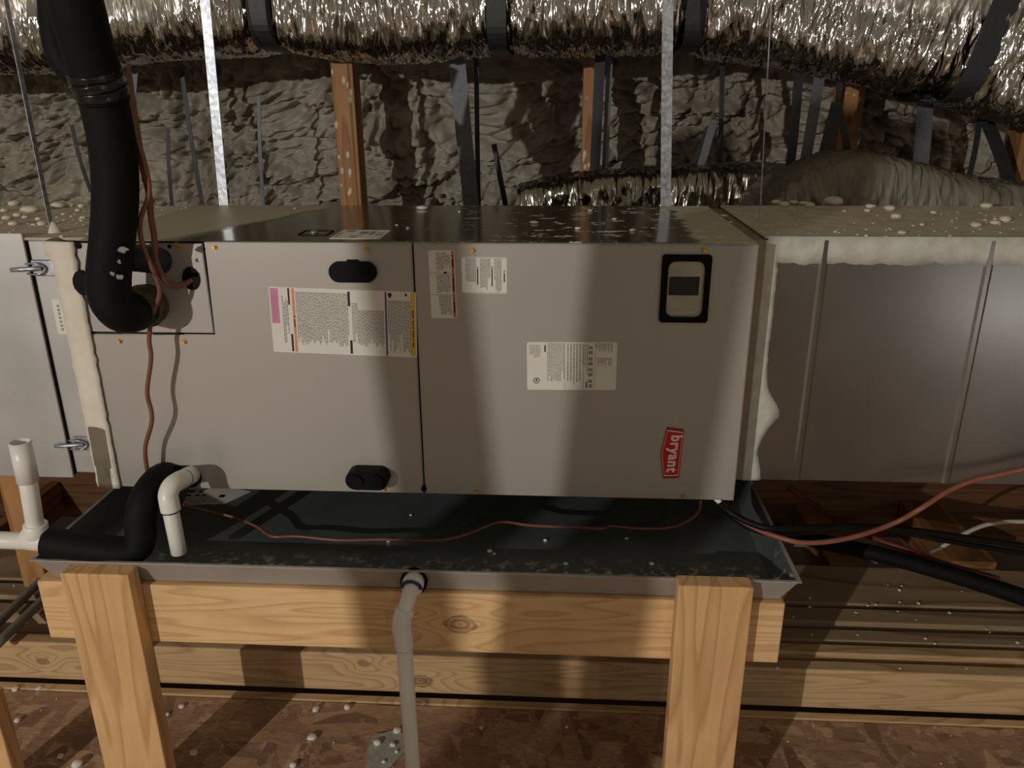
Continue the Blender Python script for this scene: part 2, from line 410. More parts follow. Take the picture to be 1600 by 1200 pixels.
# truss webs standing behind the unit
def web(px, w_, y, zt, lab):
    board('truss_web', px-w_/2, px+w_/2, y, y+.089, -.588, zt, M['web'], lab, 'wooden post', 'truss webs in front of the foam')
web((0.2361,1.235,0.6845)[0], .074, 1.235, 1.05, 'orange-brown wooden web post left of centre in front of the foam')
web((1.048,1.25,0.6811)[0], .053, 1.25, 1.05, 'narrow orange-brown wooden web post behind the middle of the cabinet')
web((1.881,1.25,0.698)[0], .072, 1.25, 1.02, 'orange wooden web post with foam patches above the right duct')
web((2.413,1.16,0.5845)[0], .07, 1.16, 1.02, 'wooden web post at the right edge of the view')
def near_web(c, lean, w_, lab):
    bm = bx(-w_/2, w_/2, -.019, .019, 0, 1.82, .003)
    o = obj('truss_web', bm, M['web'], origin=(0,0,0), label=lab, cat='wooden post', group='truss webs between the bulb and the unit')
    o.location = (c[0], c[1], FZ); o.rotation_euler = (0, lean, 0)
near_web((-.475, -2.57), -.09, .089, 'upright wooden post out of view to the left, narrower of the two')
near_web((-.437, -2.40), .09, .138, 'upright wooden post out of view to the left, wider of the two')

def blob_mesh(name, r=1.0, seed=0, flat=.55):
    bm = nb(); bmesh.ops.create_icosphere(bm, subdivisions=2, radius=r)
    for v in bm.verts:
        v.co *= 1+.22*noise.noise(v.co*1.6/r+Vector((seed*3.1, 0, 0)))
        v.co.z = v.co.z*flat + r*flat*.75
    me = bpy.data.meshes.new(name); bm.to_mesh(me); bm.free()
    for p in me.polygons: p.use_smooth = True
    return me

# foam flecks stuck on the webs
RF = random.Random(4)
for o in [q_ for q_ in C.objects if q_.name.startswith('truss_web') and q_.get('group', '').startswith('truss webs in front')]:
    xs = [v.co for v in o.data.vertices]; x0_, x1_ = min(v.x for v in xs), max(v.x for v in xs); y0_ = min(v.y for v in xs)
    bm = nb()
    for i in range(16):
        s_ = RF.uniform(.003, .009)
        bmesh.ops.create_icosphere(bm, subdivisions=1, radius=s_, matrix=Matrix.Translation(ORG[o.name]+Vector((RF.uniform(x0_, x1_), y0_, RF.uniform(1.0, 1.5)))) @ Matrix.Diagonal((.8, .3, 1.6, 1)))
    obj('foam_flecks', bm, M['droplet'], o, kind='stuff')

# ---------------------------------------------------------------- air handler
AH = thing('air_handler', (W/2, D/2, 0), 'long taupe steel air handler cabinet lying on its side above the drain pan', 'air handler')
obj('cabinet', bx(0, W, .014, D, 0, H, .003, 2), M['cab_top'], AH, origin=(W/2, D/2, 0), label='dull zinc cabinet shell with foam overspray on top')
px0, pz0 = .262, (0.2545,0,0.3496)[2]
g = .0035
obj('access_panel', prism([(.001, .001), (SEAM-g/2, .001), (SEAM-g/2, H-.001), (px0+g/2, H-.001), (px0+g/2, pz0-g/2), (.001, pz0-g/2)], 0, .0135, bev=.0022), M['paint'], AH, label='left taupe access panel')
obj('access_panel', prism([(SEAM+g/2, .001), (W-.001, .001), (W-.001, H-.001), (SEAM+g/2, H-.001)], 0, .0135, bev=.0022), M['paint'], AH, label='right taupe access panel')
obj('pipe_plate', prism([(.002, pz0+g), (px0-g, pz0+g), (px0-g, H-.004), (.002, H-.004)], .0005, .0135, bev=.0012), M['paint'], AH, label='square plate around the refrigerant pipes')
obj('gasket', prism([(0, pz0-.001), (px0+.0012, pz0-.001), (px0+.0012, H-.001), (0, H-.001)], .0085, .0139), M['gasket'], AH)
obj('seam_gasket', prism([(SEAM-.006, .002), (SEAM+.006, .002), (SEAM+.006, H-.002), (SEAM-.006, H-.002)], .009, .0139), M['gasket'], AH)
obj('seam_clip', prism([(SEAM, (0.6885,0,0.0231)[2]), (SEAM+.006, (0.6881,0,0.014)[2]), (SEAM, (0.6878,0,0.0048)[2]), (SEAM-.006, (0.6881,0,0.014)[2])], -.004, .01), M['gasket'], AH)
# brass screws
def screw_mesh():
    bm = nb()
    bmesh.ops.create_cone(bm, cap_ends=True, segments=16, radius1=.0062, radius2=.0062, depth=.0015, matrix=Matrix.Translation((0, -.00075, 0)) @ Matrix.Rotation(math.pi/2, 4, 'X'))
    bmesh.ops.create_cone(bm, cap_ends=True, segments=6, radius1=.0043, radius2=.0038, depth=.005, matrix=Matrix.Translation((0, -.0038, 0)) @ Matrix.Rotation(math.pi/2, 4, 'X'))
    bmesh.ops.recalc_face_normals(bm, faces=bm.faces)
    me = bpy.data.meshes.new('screw'); bm.to_mesh(me); bm.free(); me.materials.append(M['brass']); return me
SC = screw_mesh()
for p in ((0.284,0,0.5272), (0.5836,0,0.5237), (0.7876,0,0.5234), (1.225,0,0.5256), (0.2091,0,0.5306), (0.0595,0,0.3338), (0.1951,0,0.3341), (0.5857,0,0.0099), (0.7868,0,0.0089), (1.222,0,0.0093)):
    o = bpy.data.objects.new('screw', SC); C.objects.link(o); o.parent = AH; o.location = Vector((p[0], 0.0002, p[2]))-ORG[AH.name]
for p, r in (((0.0114,0,0.5284), .006), ((0.1946,0,0.528), .004)):
    bm = nb(); bmesh.ops.create_cone(bm, cap_ends=True, segments=16, radius1=r, radius2=r, depth=.002, matrix=Matrix.Translation((p[0], -.0003, p[2])) @ Matrix.Rotation(math.pi/2, 4, 'X'))
    obj('plate_hole', bm, M['gasket'], AH)
# knock-out plate on the top
kz = H
ko = [(0.4304,0.0644,0.537), (0.4102,0.1628,0.537), (0.4719,0.1641,0.537), (0.4985,0.0583,0.537)]
cx = sum(p[0] for p in ko)/4; cy = sum(p[1] for p in ko)/4
bm = nb()
o_, i_ = rrect(cx, cy, .062, .062, .008), rrect(cx, cy, .058, .058, .007)
ring_prism(o_, i_, 0, .0012, bm)
for v in bm.verts: v.co = Vector((v.co.x, v.co.z, H+.0004+v.co.y))
obj('knockout_outline', bm, M['gasket'], AH)
bm = nb(); bmesh.ops.create_cone(bm, cap_ends=True, segments=20, radius1=.009, radius2=.006, depth=.005, matrix=Matrix.Translation((cx-.004, cy, H+.0025)))
obj('knockout_plug', bm, M['zinc'], AH, True)

# rubber port plugs
def pill(cx, cz, w_, h_, n=10): return rrect(cx, cz, w_, h_, h_/2-.0002, n)
q = quad_rect([(0.5091,0,0.5009), (0.6033,0,0.5015), (0.5995,0,0.4613), (0.507,0,0.4606)])
pp = obj('port_plug', prism(pill(*q), -.010, .001, bev=.003), M['rubber'], AH, label='black oval rubber plug near the top of the left panel')
obj('plug_tab', bx(q[0]-.011, q[0]+.011, -.0085, 0, q[1]+q[3]/2-.004, q[1]+q[3]/2+.0035, .001), M['rubber'], pp)
q = quad_rect([(0.5083,0,0.0686), (0.6031,0,0.0708), (0.5989,0,0.0209), (0.5058,0,0.0186)])
q = ((0.5576,0,0.0457)[0], (0.5575,0,0.0442)[2], .090, .043)
pp = obj('port_plug', prism(pill(*q), -.032, .001, bev=.004), M['rubber'], AH, label='deep black rubber plug with two round caps near the panel bottom')
for s in (-1, 1):
    bm = nb(); bmesh.ops.create_cone(bm, cap_ends=True, segments=24, radius1=.0155, radius2=.0155, depth=.006, matrix=Matrix.Translation((q[0]+s*.0225, -.034, q[1])) @ Matrix.Rotation(math.pi/2, 4, 'X'))
    bmesh.ops.bevel(bm, geom=[e for e in bm.edges if e.calc_length() < .008 and abs(e.verts[0].co.y+.037) < .0002 and abs(e.verts[1].co.y+.037) < .0002], offset=.0015, segments=2, affect='EDGES')
    obj('round_cap', bm, M['rubber'], pp)
# grommets of the pipe plate and the drain port
def oval(name, p, w_, h_, y, lab=None, m='rubber'):
    pts = [(p[0]+w_/2*math.cos(a), p[2]+h_/2*math.sin(a)) for a in [2*math.pi*i/28 for i in range(28)]]
    return obj(name, prism(pts, y, .001, bev=min(.0015, abs(y)*.3)), M[m], AH, label=lab)
oval('grommet', (0.2289,0,0.465), .034, .046, -.004, 'black rubber grommet for the brown cable')
oval('grommet', (0.1606,0,0.5002), .05, .05, -.006, 'round rubber grommet of the liquid line')
oval('grommet', (0.1245,0,0.4082), .088, .088, -.003, 'large rubber grommet of the suction line')
oval('grommet', (0.0076,0,0.4556), .034, .05, -.010, 'black rubber plug at the left edge of the pipe plate')
q = ((0.1344,0,0.0327)[0], (0.1342,0,0.0311)[2], .108, .05)
obj('drain_port_grommet', prism(pill(*q), -.006, .001, bev=.002), M['rubber'], AH, label='black oval rubber seal around the drain ports')

# sight window
qo = quad_rect([(1.146,0,0.5167), (1.239,0,0.5184), (1.241,0,0.3868), (1.149,0,0.3858)])
qi = quad_rect([(1.158,0,0.5046), (1.227,0,0.5057), (1.229,0,0.3981), (1.161,0,0.3974)])
SW = obj('window_bezel', ring_prism(rrect(*qo, .006, 6), rrect(*qi, .014, 6), -.006, .001), M['gasket'], AH, label='black rectangular bezel of the clear sight window')
obj('window_back', prism(rrect(qi[0], qi[1], qi[2]+.004, qi[3]+.004, .014), -.0012, .0005), M['lens_back'], SW)
qs = quad_rect([(1.163,0,0.4753), (1.22,0,0.4757), (1.22,0,0.4397), (1.163,0,0.4392)])
obj('switch_block', bx(qs[0]-qs[2]/2, qs[0]+qs[2]/2, -.0022, -.001, qs[1]-qs[3]/2, qs[1]+qs[3]/2, .0004), M['dark_part'], SW, label='dark switch behind the window')
bm = prism(rrect(qi[0], qi[1], qi[2], qi[3], .0138), -.0080, -.0050, bev=.0012)
prism(rrect(qi[0]+.001, qi[1]-.001, qi[2]*.58, qi[3]*.72, .003), -.0115, -.0079, bm, bev=.0015)
obj('window_lens', bm, M['lens'], SW, label='clear moulded plastic lens')

# ---------------- printed labels
def sticker(name, q, y, lab, r=.004):
    cx, cz, w_, h_ = quad_rect(q)
    an = math.atan2((q[1][2]-q[0][2])+(q[2][2]-q[3][2]), (q[1][0]-q[0][0])+(q[2][0]-q[3][0])); ca, sa = math.cos(an), math.sin(an)
    rot = lambda x, z: (cx+(x-cx)*ca-(z-cz)*sa, cz+(x-cx)*sa+(z-cz)*ca)
    s = obj(name, prism([rot(*p) for p in rrect(cx, cz, w_, h_, r, 3)], y-.0006, y+.0002), M['paper'], AH, label=lab)
    def uv(u, v): return rot(cx+(u-.5)*w_, cz+(.5-v)*h_)
    return s, uv
def ink_rects(name, parent, uv, rects, m, y):
    Vv, Ff = [], []
    for u0, u1, v0, v1 in rects:
        i = len(Vv)
        for u, v in ((u0, v0), (u1, v0), (u1, v1), (u0, v1)):
            a = uv(u, v); Vv.append((a[0], y, a[1]))
        Ff.append((i, i+3, i+2, i+1))
    return finish(name, from_py(name, Vv, Ff), M[m], parent, kind='stuff' if len(rects) > 1 else None)
def text_cols(u0, u1, step, spans, rnd, thick=.55):
    """rotated small print: each printed line is a column of word dashes"""
    out = []; u = u0
    while u < u1:
        a, b = spans(u)
        b -= rnd.random()*.12*(1 if rnd.random() < .75 else 4)*(b-a)
        v = a
        while v < b:
            l = .012+rnd.random()*.05; out.append((u, u+step*thick, v, min(b, v+l))); v += l+.009
        u += step
    return out
R1 = random.Random(3)
yy = -.0009
s1, uv = sticker('warning_label', [(0.382,0,0.4507), (0.6752,0,0.4402), (0.6716,0,0.3077), (0.3787,0,0.3146)], 0, 'wide white notice label with pink, orange, purple and yellow bars')
# the sheet is stuck on slightly askew
ink_rects('pink_block', s1, uv, [(.008, .062, .02, .55)], 'pink_ink', yy)
for rc in ((.128, .140, .01, .26), (.132, .146, .71, .98), (.536, .552, .03, .25), (.540, .556, .77, .98)): ink_rects('black_bar', s1, uv, [rc], 'black_ink', yy)
ink_rects('pictograms', s1, uv, [(.81, .835, .03, .07), (.815, .83, .07, .10), (.925, .938, .03, .07)], 'black_ink', yy)
ink_rects('orange_bar', s1, uv, [(.155, .172, .01, .985)], 'orange_ink', yy)
ink_rects('purple_bar', s1, uv, [(.788, .800, .01, .985)], 'purple_ink', yy)
ink_rects('yellow_bar', s1, uv, [(.962, .992, .01, .985)], 'yellow_ink', yy)
T = text_cols(.085, .125, .011, lambda u: (.08+R1.random()*.2, .9), R1) + text_cols(.182, .53, .0105, lambda u: (.06, .88), R1) + text_cols(.562, .78, .0105, lambda u: (.3 if u > .6 else .2, .86), R1) + text_cols(.808, .955, .0105, lambda u: (.14, .95), R1)
T += [(.02, .024, .10, .5), (.032, .036, .07, .5), (.046, .05, .07, .45)]
ink_rects('small_print', s1, uv, T, 'ink', yy-.0001)
ink_rects('bar_lettering', s1, uv, [(.973, .981, a, a+.035) for a in (.28, .32, .36, .43, .47, .52, .58, .62, .66, .71, .76, .8)] + [(.160, .167, .42, .45), (.160, .167, .48, .6)], 'black_ink', yy-.0002)
s2, uv = sticker('warning_label', [(0.7002,0,0.523), (0.752,0,0.5233), (0.7554,0,0.3895), (0.7059,0,0.389)], 0, 'narrow tall white label with a red-orange edge bar')
ink_rects('orange_bar', s2, uv, [(.87, .965, .01, .985)], 'red_orange_ink', yy)
R2 = random.Random(5)
ink_rects('small_print', s2, uv, text_cols(.30, .62, .062, lambda u: (.03, .30), R2) + text_cols(.28, .80, .062, lambda u: (.34, .63), R2) + text_cols(.34, .82, .062, lambda u: (.66, .97), R2) + text_cols(.66, .82, .062, lambda u: (.06, .27), R2), 'ink', yy)
ink_rects('bar_lettering', s2, uv, [(.895, .94, a, b) for a, b in ((.07, .09), (.12, .24), (.345, .365), (.39, .60), (.70, .72), (.75, .92))] + [(.55, .68, .31, .335), (.02, .86, .318, .321), (.02, .86, .645, .648)], 'black_ink', yy)
s3, uv = sticker('warning_label', [(0.7664,0,0.511), (0.8536,0,0.5103), (0.853,0,0.4392), (0.7657,0,0.4397)], 0, 'small square white label beside the narrow orange one')
R3 = random.Random(8)
ink_rects('small_print', s3, uv, text_cols(.09, .30, .034, lambda u: (.03, .7), R3, .62) + text_cols(.41, .63, .034, lambda u: (.04, .92), R3, .62) + text_cols(.72, .88, .034, lambda u: (.04, .98), R3, .62) + [(.03, .97, .012, .02), (.03, .97, .975, .983)], 'ink', yy)
ink_rects('bar_lettering', s3, uv, [(.34, .365, .32, .76), (.66, .685, .3, .8), (.93, .955, .42, .68), (.34, .37, .27, .30), (.66, .69, .25, .28), (.93, .96, .36, .39)], 'black_ink', yy)
s4, uv = sticker('rating_label', [(0.8916,0,0.3425), (1.07,0,0.3434), (1.07,0,0.2442), (0.8929,0,0.2413)], 0, 'white rating plate label in the middle of the right panel')
R4 = random.Random(12)
bars = [(.685, .735, a+.0, b) for a, b in ((.08, .15), (.18, .25), (.31, .38), (.41, .48), (.54, .61), (.64, .71), (.78, .85), (.88, .95))]
ink_rects('small_print', s4, uv, text_cols(.23, .42, .018, lambda u: (.02, .86), R4, .5) + text_cols(.45, .60, .034, lambda u: (.03, .9), R4, .42) + text_cols(.62, .68, .024, lambda u: (.04, .7), R4, .4) + text_cols(.76, .95, .02, lambda u: (.02, .14 + .1*R4.random()), R4, .5) + text_cols(.77, .95, .02, lambda u: (.32, .36 + .16*R4.random()), R4, .5) + text_cols(.03, .15, .018, lambda u: (.06, .33), R4, .45) + bars + [(.63, .634, .02, .98), (.76, .763, .02, .98), (.42, .423, .02, .98)], 'ink', yy)
a = uv(.105, .80)
bm = ring_prism([(a[0]+.0062*math.cos(t), a[1]+.0062*math.sin(t)) for t in [i*math.pi/12 for i in range(24)]], [(a[0]+.0048*math.cos(t), a[1]+.0048*math.sin(t)) for t in [i*math.pi/12 for i in range(24)]], yy-.0002, yy)
obj('round_mark', bm, M['black_ink'], s4)
ink_rects('bar_lettering', s4, uv, [(.095, .115, .77, .80), (.1, .11, .8, .83), (.195, .21, .06, .2), (.66, .672, .82, .95)], 'black_ink', yy-.0001)

# red badge, lettering runs downwards
bq = [(1.177,0,0.1655), (1.211,0,0.1612), (1.208,0,0.0522), (1.176,0,0.0499), (1.167,0,0.1068)]
pts = [(p[0], p[2]) for p in bq]
ccx = sum(p[0] for p in pts)/5; ccz = sum(p[1] for p in pts)/5
def sc_poly(f): return [(ccx+(x-ccx)*f, ccz+(z-ccz)*f) for x, z in pts]
B = obj('badge', prism(pts, -.0022, .0002), M['badge_edge'], AH, label='red shield badge reading bryant')
obj('badge_border', ring_prism(sc_poly(.90), sc_poly(.865), -.0028, -.0019), M['white'], B)
obj('badge_face', prism(sc_poly(.865), -.0025, -.0019), M['red'], B)
fc = bpy.data.curves.new('badge_lettering', 'FONT'); fc.body = 'bryant'; fc.size = 1; fc.align_x = 'CENTER'; fc.align_y = 'CENTER'; fc.extrude = .01; fc.offset = .03; fc.space_character = 1.12
fo = bpy.data.objects.new('tmp_text', fc); C.objects.link(fo)
dg = bpy.context.evaluated_depsgraph_get(); me = bpy.data.meshes.new_from_object(fo.evaluated_get(dg))
bpy.data.objects.remove(fo)
xs = [v.co.x for v in me.vertices]; ys = [v.co.y for v in me.vertices]
lw = max(xs)-min(xs); x0 = (max(xs)+min(xs))/2; asc = (max(ys)+min(ys))/2; hh = max(ys)-min(ys)
LEN, TH = (bq[0][2]-bq[3][2])*.72, .0305
for v in me.vertices:      # text right -> down, text up -> right
    a, b, c_ = v.co
    dn = (a-x0)/lw*LEN
    v.co = Vector((ccx+.004-.0015*dn/LEN*4 + (b-asc)/hh*TH, -.0027-.0006*(c_ > 0), ccz-.0005-dn))
finish('badge_lettering', me, M['white'], B)

# label on the cabinet top
tq = [(0.5002,0.0431,0.537), (0.6035,0.0381,0.537), (0.5983,0.1496,0.537), (0.4987,0.156,0.537)]
xa = (tq[0][0]+tq[3][0])/2; xb = (tq[1][0]+tq[2][0])/2; ya = tq[0][1]; yb = tq[2][1]
tl = obj('top_label', bx(xa, xb, ya, yb, H, H+.0008), M['paper'], AH, label='paper label lying on the cabinet top')
Vv, Ff = [], []
for u0, u1, v0, v1 in ((.05,.09,.15,.7), (.12,.3,.75,.92), (.35,.5,.1,.2), (.35,.55,.3,.36), (.45,.62,.5,.8), (.66,.75,.4,.85), (.8,.95,.35,.5), (.8,.95,.6,.7)):
    i = len(Vv); Vv += [(xa+(xb-xa)*u, ya+(yb-ya)*v, H+.0011) for u, v in ((u0, v0), (u1, v0), (u1, v1), (u0, v1))]; Ff.append((i, i+1, i+2, i+3))
finish('top_label_print', from_py('p', Vv, Ff), M['ink'], tl, kind='stuff')

# ---------------------------------------------------------------- left plenum
LP = thing('supply_plenum', (-.65, .3, 0), 'pale galvanised sheet metal plenum joined to the left end of the cabinet', 'duct')
lx = (-0.1326,0.05,0.5346)[0]
obj('plenum_body', bx(-1.3, -.048, .056, .545, .004, .530, .003), M['galv_light'], LP)
obj('plenum_top_spray', bx(-1.3, .0, .050, .55, .5295, .5355, .002), M['spray'], LP, label='beige foam overspray crust on the plenum top')
obj('plenum_door', bx(-1.3, lx, .046, .0555, -.004, .545, .002, 2), M['galv_light'], LP, label='lift-off plenum door with latches')
obj('door_gasket', bx(lx-.002, lx+.0025, .0505, .0565, .003, .53), M['gasket'], LP)
# mastic joint between plenum and cabinet
Vv, Ff = [], []; nm = 40
for i in range(nm+1):
    z = .537*i/nm; j = .004*noise.noise(Vector((i*.6, 0, 3))); j2 = .003*noise.noise(Vector((i*.8, 5, 3)))
    wl = .047+j + (.012 if i > nm-3 else 0)
    for x_, y_ in ((.004+j2, -.0025), (-.006, -.0035), (-.030, -.0005), (-wl, .003), (-wl-.003, .05)):
        Vv.append((x_, y_+.0012*noise.noise(Vector((x_*90, i*.7, 1))), z))
for i in range(nm):
    for q_ in range(4):
        a = i*5+q_; Ff.append((a, a+1, a+6, a+5))
mj = finish('mastic_joint', from_py('mj', Vv, Ff), M['mastic'], LP, smooth=True, label='thick cream mastic band sealing the joint')
sol = mj.modifiers.new('thickness', 'SOLIDIFY'); sol.thickness = .004; sol.offset = -1
obj('mastic_patch', bx((-0.0222,-0.005,0.0453)[0], (-0.0049,-0.005,0.0457)[0], -.0075, -.003, (-0.0173,-0.005,0.0254)[2], (-0.013,-0.005,0.0485)[2], .0008), M['mastic_white'], LP)
# latches
def latch(p, s=1):
    L_ = obj('latch', bx(p[0]-.004, p[0]+.046, .0505, .0565, p[2]-.017, p[2]+.017, .002), M['zinc'], LP, label='small bright metal toggle latch')
    bm = tube([(p[0]-.04, .040, p[2]-.002), (p[0]-.02, .036, p[2]), (p[0]+.008, .040, p[2]+.001), (p[0]+.02, .046, p[2])], .005, 8)
    obj('latch_lever', bm, M['zinc'], L_, True)
    bm = tube([(p[0]-.01, .043, p[2]-.01), (p[0]+.015, .040, p[2]-.011), (p[0]+.028, .046, p[2]), (p[0]+.015, .040, p[2]+.011), (p[0]-.01, .043, p[2]+.01)], .0022, 6)
    obj('latch_loop', bm, M['zinc'], L_, True)
    bm = nb(); bmesh.ops.create_uvsphere(bm, u_segments=10, v_segments=6, radius=.006, matrix=Matrix.Translation((p[0]+.006, .044, p[2])))
    obj('latch_pivot', bm, M['gasket'], L_, True)
latch((-0.1258,0.05,0.473)); latch((-0.1141,0.05,0.0793))
s5 = obj('plenum_label', bx((-0.1048,0.05,0.4044)[0], (-0.0826,0.05,0.4046)[0], .0545, .0558, (-0.1006,0.05,0.331)[2], (-0.0945,0.05,0.4072)[2]), M['paper'], LP, label='narrow paper tag on the plenum')
Vv, Ff = [], []
for i in range(7):
    za = (-0.0971,0.05,0.3949)[2]-i*.0085; xa_ = (-0.0953,0.05,0.3632)[0]
    k0 = len(Vv); Vv += [(xa_, .0541, za), (xa_+.005, .0541, za), (xa_+.005, .0541, za-.005), (xa_, .0541, za-.005)]; Ff.append((k0, k0+3, k0+2, k0+1))
finish('plenum_label_print', from_py('pl', Vv, Ff), M['ink'], s5, kind='stuff')

# ---------------------------------------------------------------- right duct
RY = .09
RD = thing('return_duct', (2.0, .3, 0), 'dark galvanised sheet metal duct joined to the right end of the cabinet', 'duct')
RX = (1.367,0.09,0.4985)[0]
rt = (1.608,0.09,0.5337)[2]
obj('duct_skin', bx(RX, 3.6, RY, .56, .006, rt, .003, 2), M['galv'], RD)
obj('duct_top_spray', bx(RX-.01, 3.6, RY-.001, .565, rt-.001, rt+.0035, .0015), M['spray'], RD, label='beige foam overspray crust on the duct top')
obj('collar', bx(W-.004, RX+.002, .0865, .55, .006, .531, .002), plain('collar_brown_steel', srgb(150, 134, 116), .5, .3), RD, label='brownish flange between cabinet and duct')
for xa_, nm_ in (((1.476,0.09,0.2587)[0], 0), ((1.793,0.09,0.2633)[0], 1), ((1.793,0.09,0.2633)[0]+.47, 2)):
    bm = nb(); pr = [(-.010, 0), (-.004, -.0032), (.004, -.0032), (.010, 0)]
    a = [bm.verts.new((xa_+u, RY+.0005+v, .008)) for u, v in pr]; b = [bm.verts.new((xa_+u, RY+.0005+v, rt-.003)) for u, v in pr]
    for i in range(3): bm.faces.new((a[i], a[i+1], b[i+1], b[i]))
    bm.faces.new(a); bm.faces.new(b); bm.faces.new((a[0], b[0], b[3], a[3]))
    obj('duct_rib', bm, M['galv'], RD)
# mastic along the top edge and down the left edge
Vv, Ff = [], []; nm = 150
for i in range(nm+1):
    x_ = RX-.004+(3.0-RX)*i/nm
    dep = .050+.005*noise.noise(Vector((x_*9, 0, 0)))+.006*noise.noise(Vector((x_*40, 3, 0))) - .010*max(0, min(1, (x_-1.9)/.3))
    Vv += [(x_, RY-.0018, rt-dep), (x_, RY-.0026, rt-dep*.5), (x_, RY-.0026, rt+.003), (x_, RY+.012, rt+.0045)]
for i in range(nm):
    for q_ in range(3): a = i*4+q_; Ff.append((a, a+4, a+5, a+1))
mt = finish('mastic_band', from_py('mt', Vv, Ff), M['mastic_white'], RD, smooth=True, label='greyish white mastic brushed along the duct edge')
sol = mt.modifiers.new('thickness', 'SOLIDIFY'); sol.thickness = .0015; sol.offset = -1
Vv, Ff = [], []; nm = 70
for i in range(nm+1):
    z = .006+(rt-.010)*i/nm
    wd = .021+.004*noise.noise(Vector((z*22, 0, 0)))+.003*noise.noise(Vector((z*80, 3, 0)))
    wd += .034*math.exp(-((z-.165)/.045)**2) + .012*max(0, 1-z/.08)
    Vv += [(RX-.008, RY-.004, z), (RX-.004, RY-.0045, z), (RX+wd*.6, RY-.0032, z), (RX+wd, RY-.0015, z)]
for i in range(nm):
    for q_ in range(3): a = i*4+q_; Ff.append((a, a+1, a+5, a+4))
ms = finish('mastic_band', from_py('ms', Vv, Ff), M['mastic_white'], RD, smooth=True)
sol = ms.modifiers.new('thickness', 'SOLIDIFY'); sol.thickness = .0015; sol.offset = -1

# ---------------------------------------------------------------- drain pan
PX0, PX1, PYF, PYB, PZR, PZB = -.098, 1.418, -.176, .78, -.079, -.128
def pan_mesh():
    bm = nb(); t = .0022
    def loop(e, z): return [bm.verts.new(p) for p in ((PX0+e, PYF+e*.7, z), (PX1-e, PYF+e*.7, z), (PX1-e, PYB-e, z), (PX0+e, PYB-e, z))]
    L = [loop(.026, PZB), loop(.0, PZR), loop(-.006, PZR+.002), loop(-.006, PZR+.005), loop(.002, PZR+.005), loop(.0285, PZB+t)]
    for A, Bq in zip(L, L[1:]):
        for i in range(4): bm.faces.new((A[i], A[(i+1) % 4], Bq[(i+1) % 4], Bq[i]))
    bm.faces.new(L[0][::-1]); bm.faces.new(L[-1])
    for f in bm.faces:
        if min(v.co.z for v in f.verts) < PZB+.001 or f.calc_center_median().z > PZR-.0005: f.material_index = 1
    return bm
PAN = obj('drain_pan', pan_mesh(), M['pan'], label='dark galvanised drain pan with sloping sides beneath the cabinet', cat='drain pan'); PAN.data.materials.append(M['pan_outer'])
# printed sheet lying in the pan
sh = [(0.0532,0.1528,-0.1255), (0.1531,0.1641,-0.1255), (0.192,0.2294,-0.1255), (0.0194,0.2775,-0.1255)]
bm = nb(); lo = [bm.verts.new((p[0], p[1], -.1255)) for p in sh]; hi = [bm.verts.new((p[0], p[1], -.1243)) for p in sh]
bm.faces.new(lo[::-1]); bm.faces.new(hi)
for i in range(4): bm.faces.new((lo[i], lo[(i+1) % 4], hi[(i+1) % 4], hi[i]))
PS = obj('printed_sheet', bm, M['paper'], label='white printed paper sheet lying in the pan behind the white elbow', cat='paper')
Vv, Ff = [], []
PIXPRINT = [((0.0659,0.1603,-0.124), (0.0664,0.1734,-0.124)), ((0.0849,0.1678,-0.124), (0.0841,0.1842,-0.124)), ((0.0958,0.1683,-0.124), (0.0936,0.1846,-0.124)), ((0.1239,0.1927,-0.124), (0.1376,0.2068,-0.124)), ((0.0403,0.1954,-0.124), (0.0532,0.2027,-0.124)), ((0.0625,0.1964,-0.124), (0.0723,0.2037,-0.124)), ((0.08,0.1973,-0.124), (0.0882,0.2044,-0.124)), ((0.0328,0.2153,-0.124), (0.0524,0.2266,-0.124)), ((0.0633,0.2168,-0.124), (0.0732,0.2242,-0.124))]
for a, b in PIXPRINT:
    i = len(Vv); Vv += [(a[0], a[1], -.1239), (b[0], a[1], -.1239), (b[0], b[1], -.1239), (a[0], b[1], -.1239)]; Ff.append((i, i+1, i+2, i+3))
finish('sheet_print', from_py('sp', Vv, Ff), M['black_ink'], PS, kind='stuff')

# ---------------------------------------------------------------- wooden stand
ST = thing('wooden_stand', (.65, .1, FZ), 'pine stand of two flat posts and a long rail carrying the drain pan', 'stand')
obj('rail', bx(-.108, 1.402, -.170, -.132, -.271, -.131, .003, 2), M['rail'], ST, label='pale pine rail with a large knot')
obj('rail', bx(-.09, 1.40, .70, .738, -.271, -.131, .003, 2), M['rail'], ST)
for a, b, zt in ((-.024, .116, -.083), (1.187, 1.327, -.070)):
    obj('post', bx(a, b, -.211, -.1725, FZ, zt, .003, 2), M['post'], ST)
    obj('post', bx(a, b, .7385, .7765, FZ, -.10, .003, 2), M['post'], ST)
    obj('cross_bearer', bx(a+.05, a+.088, -.13, .70, -.220, -.131, .003), M['post'], ST)

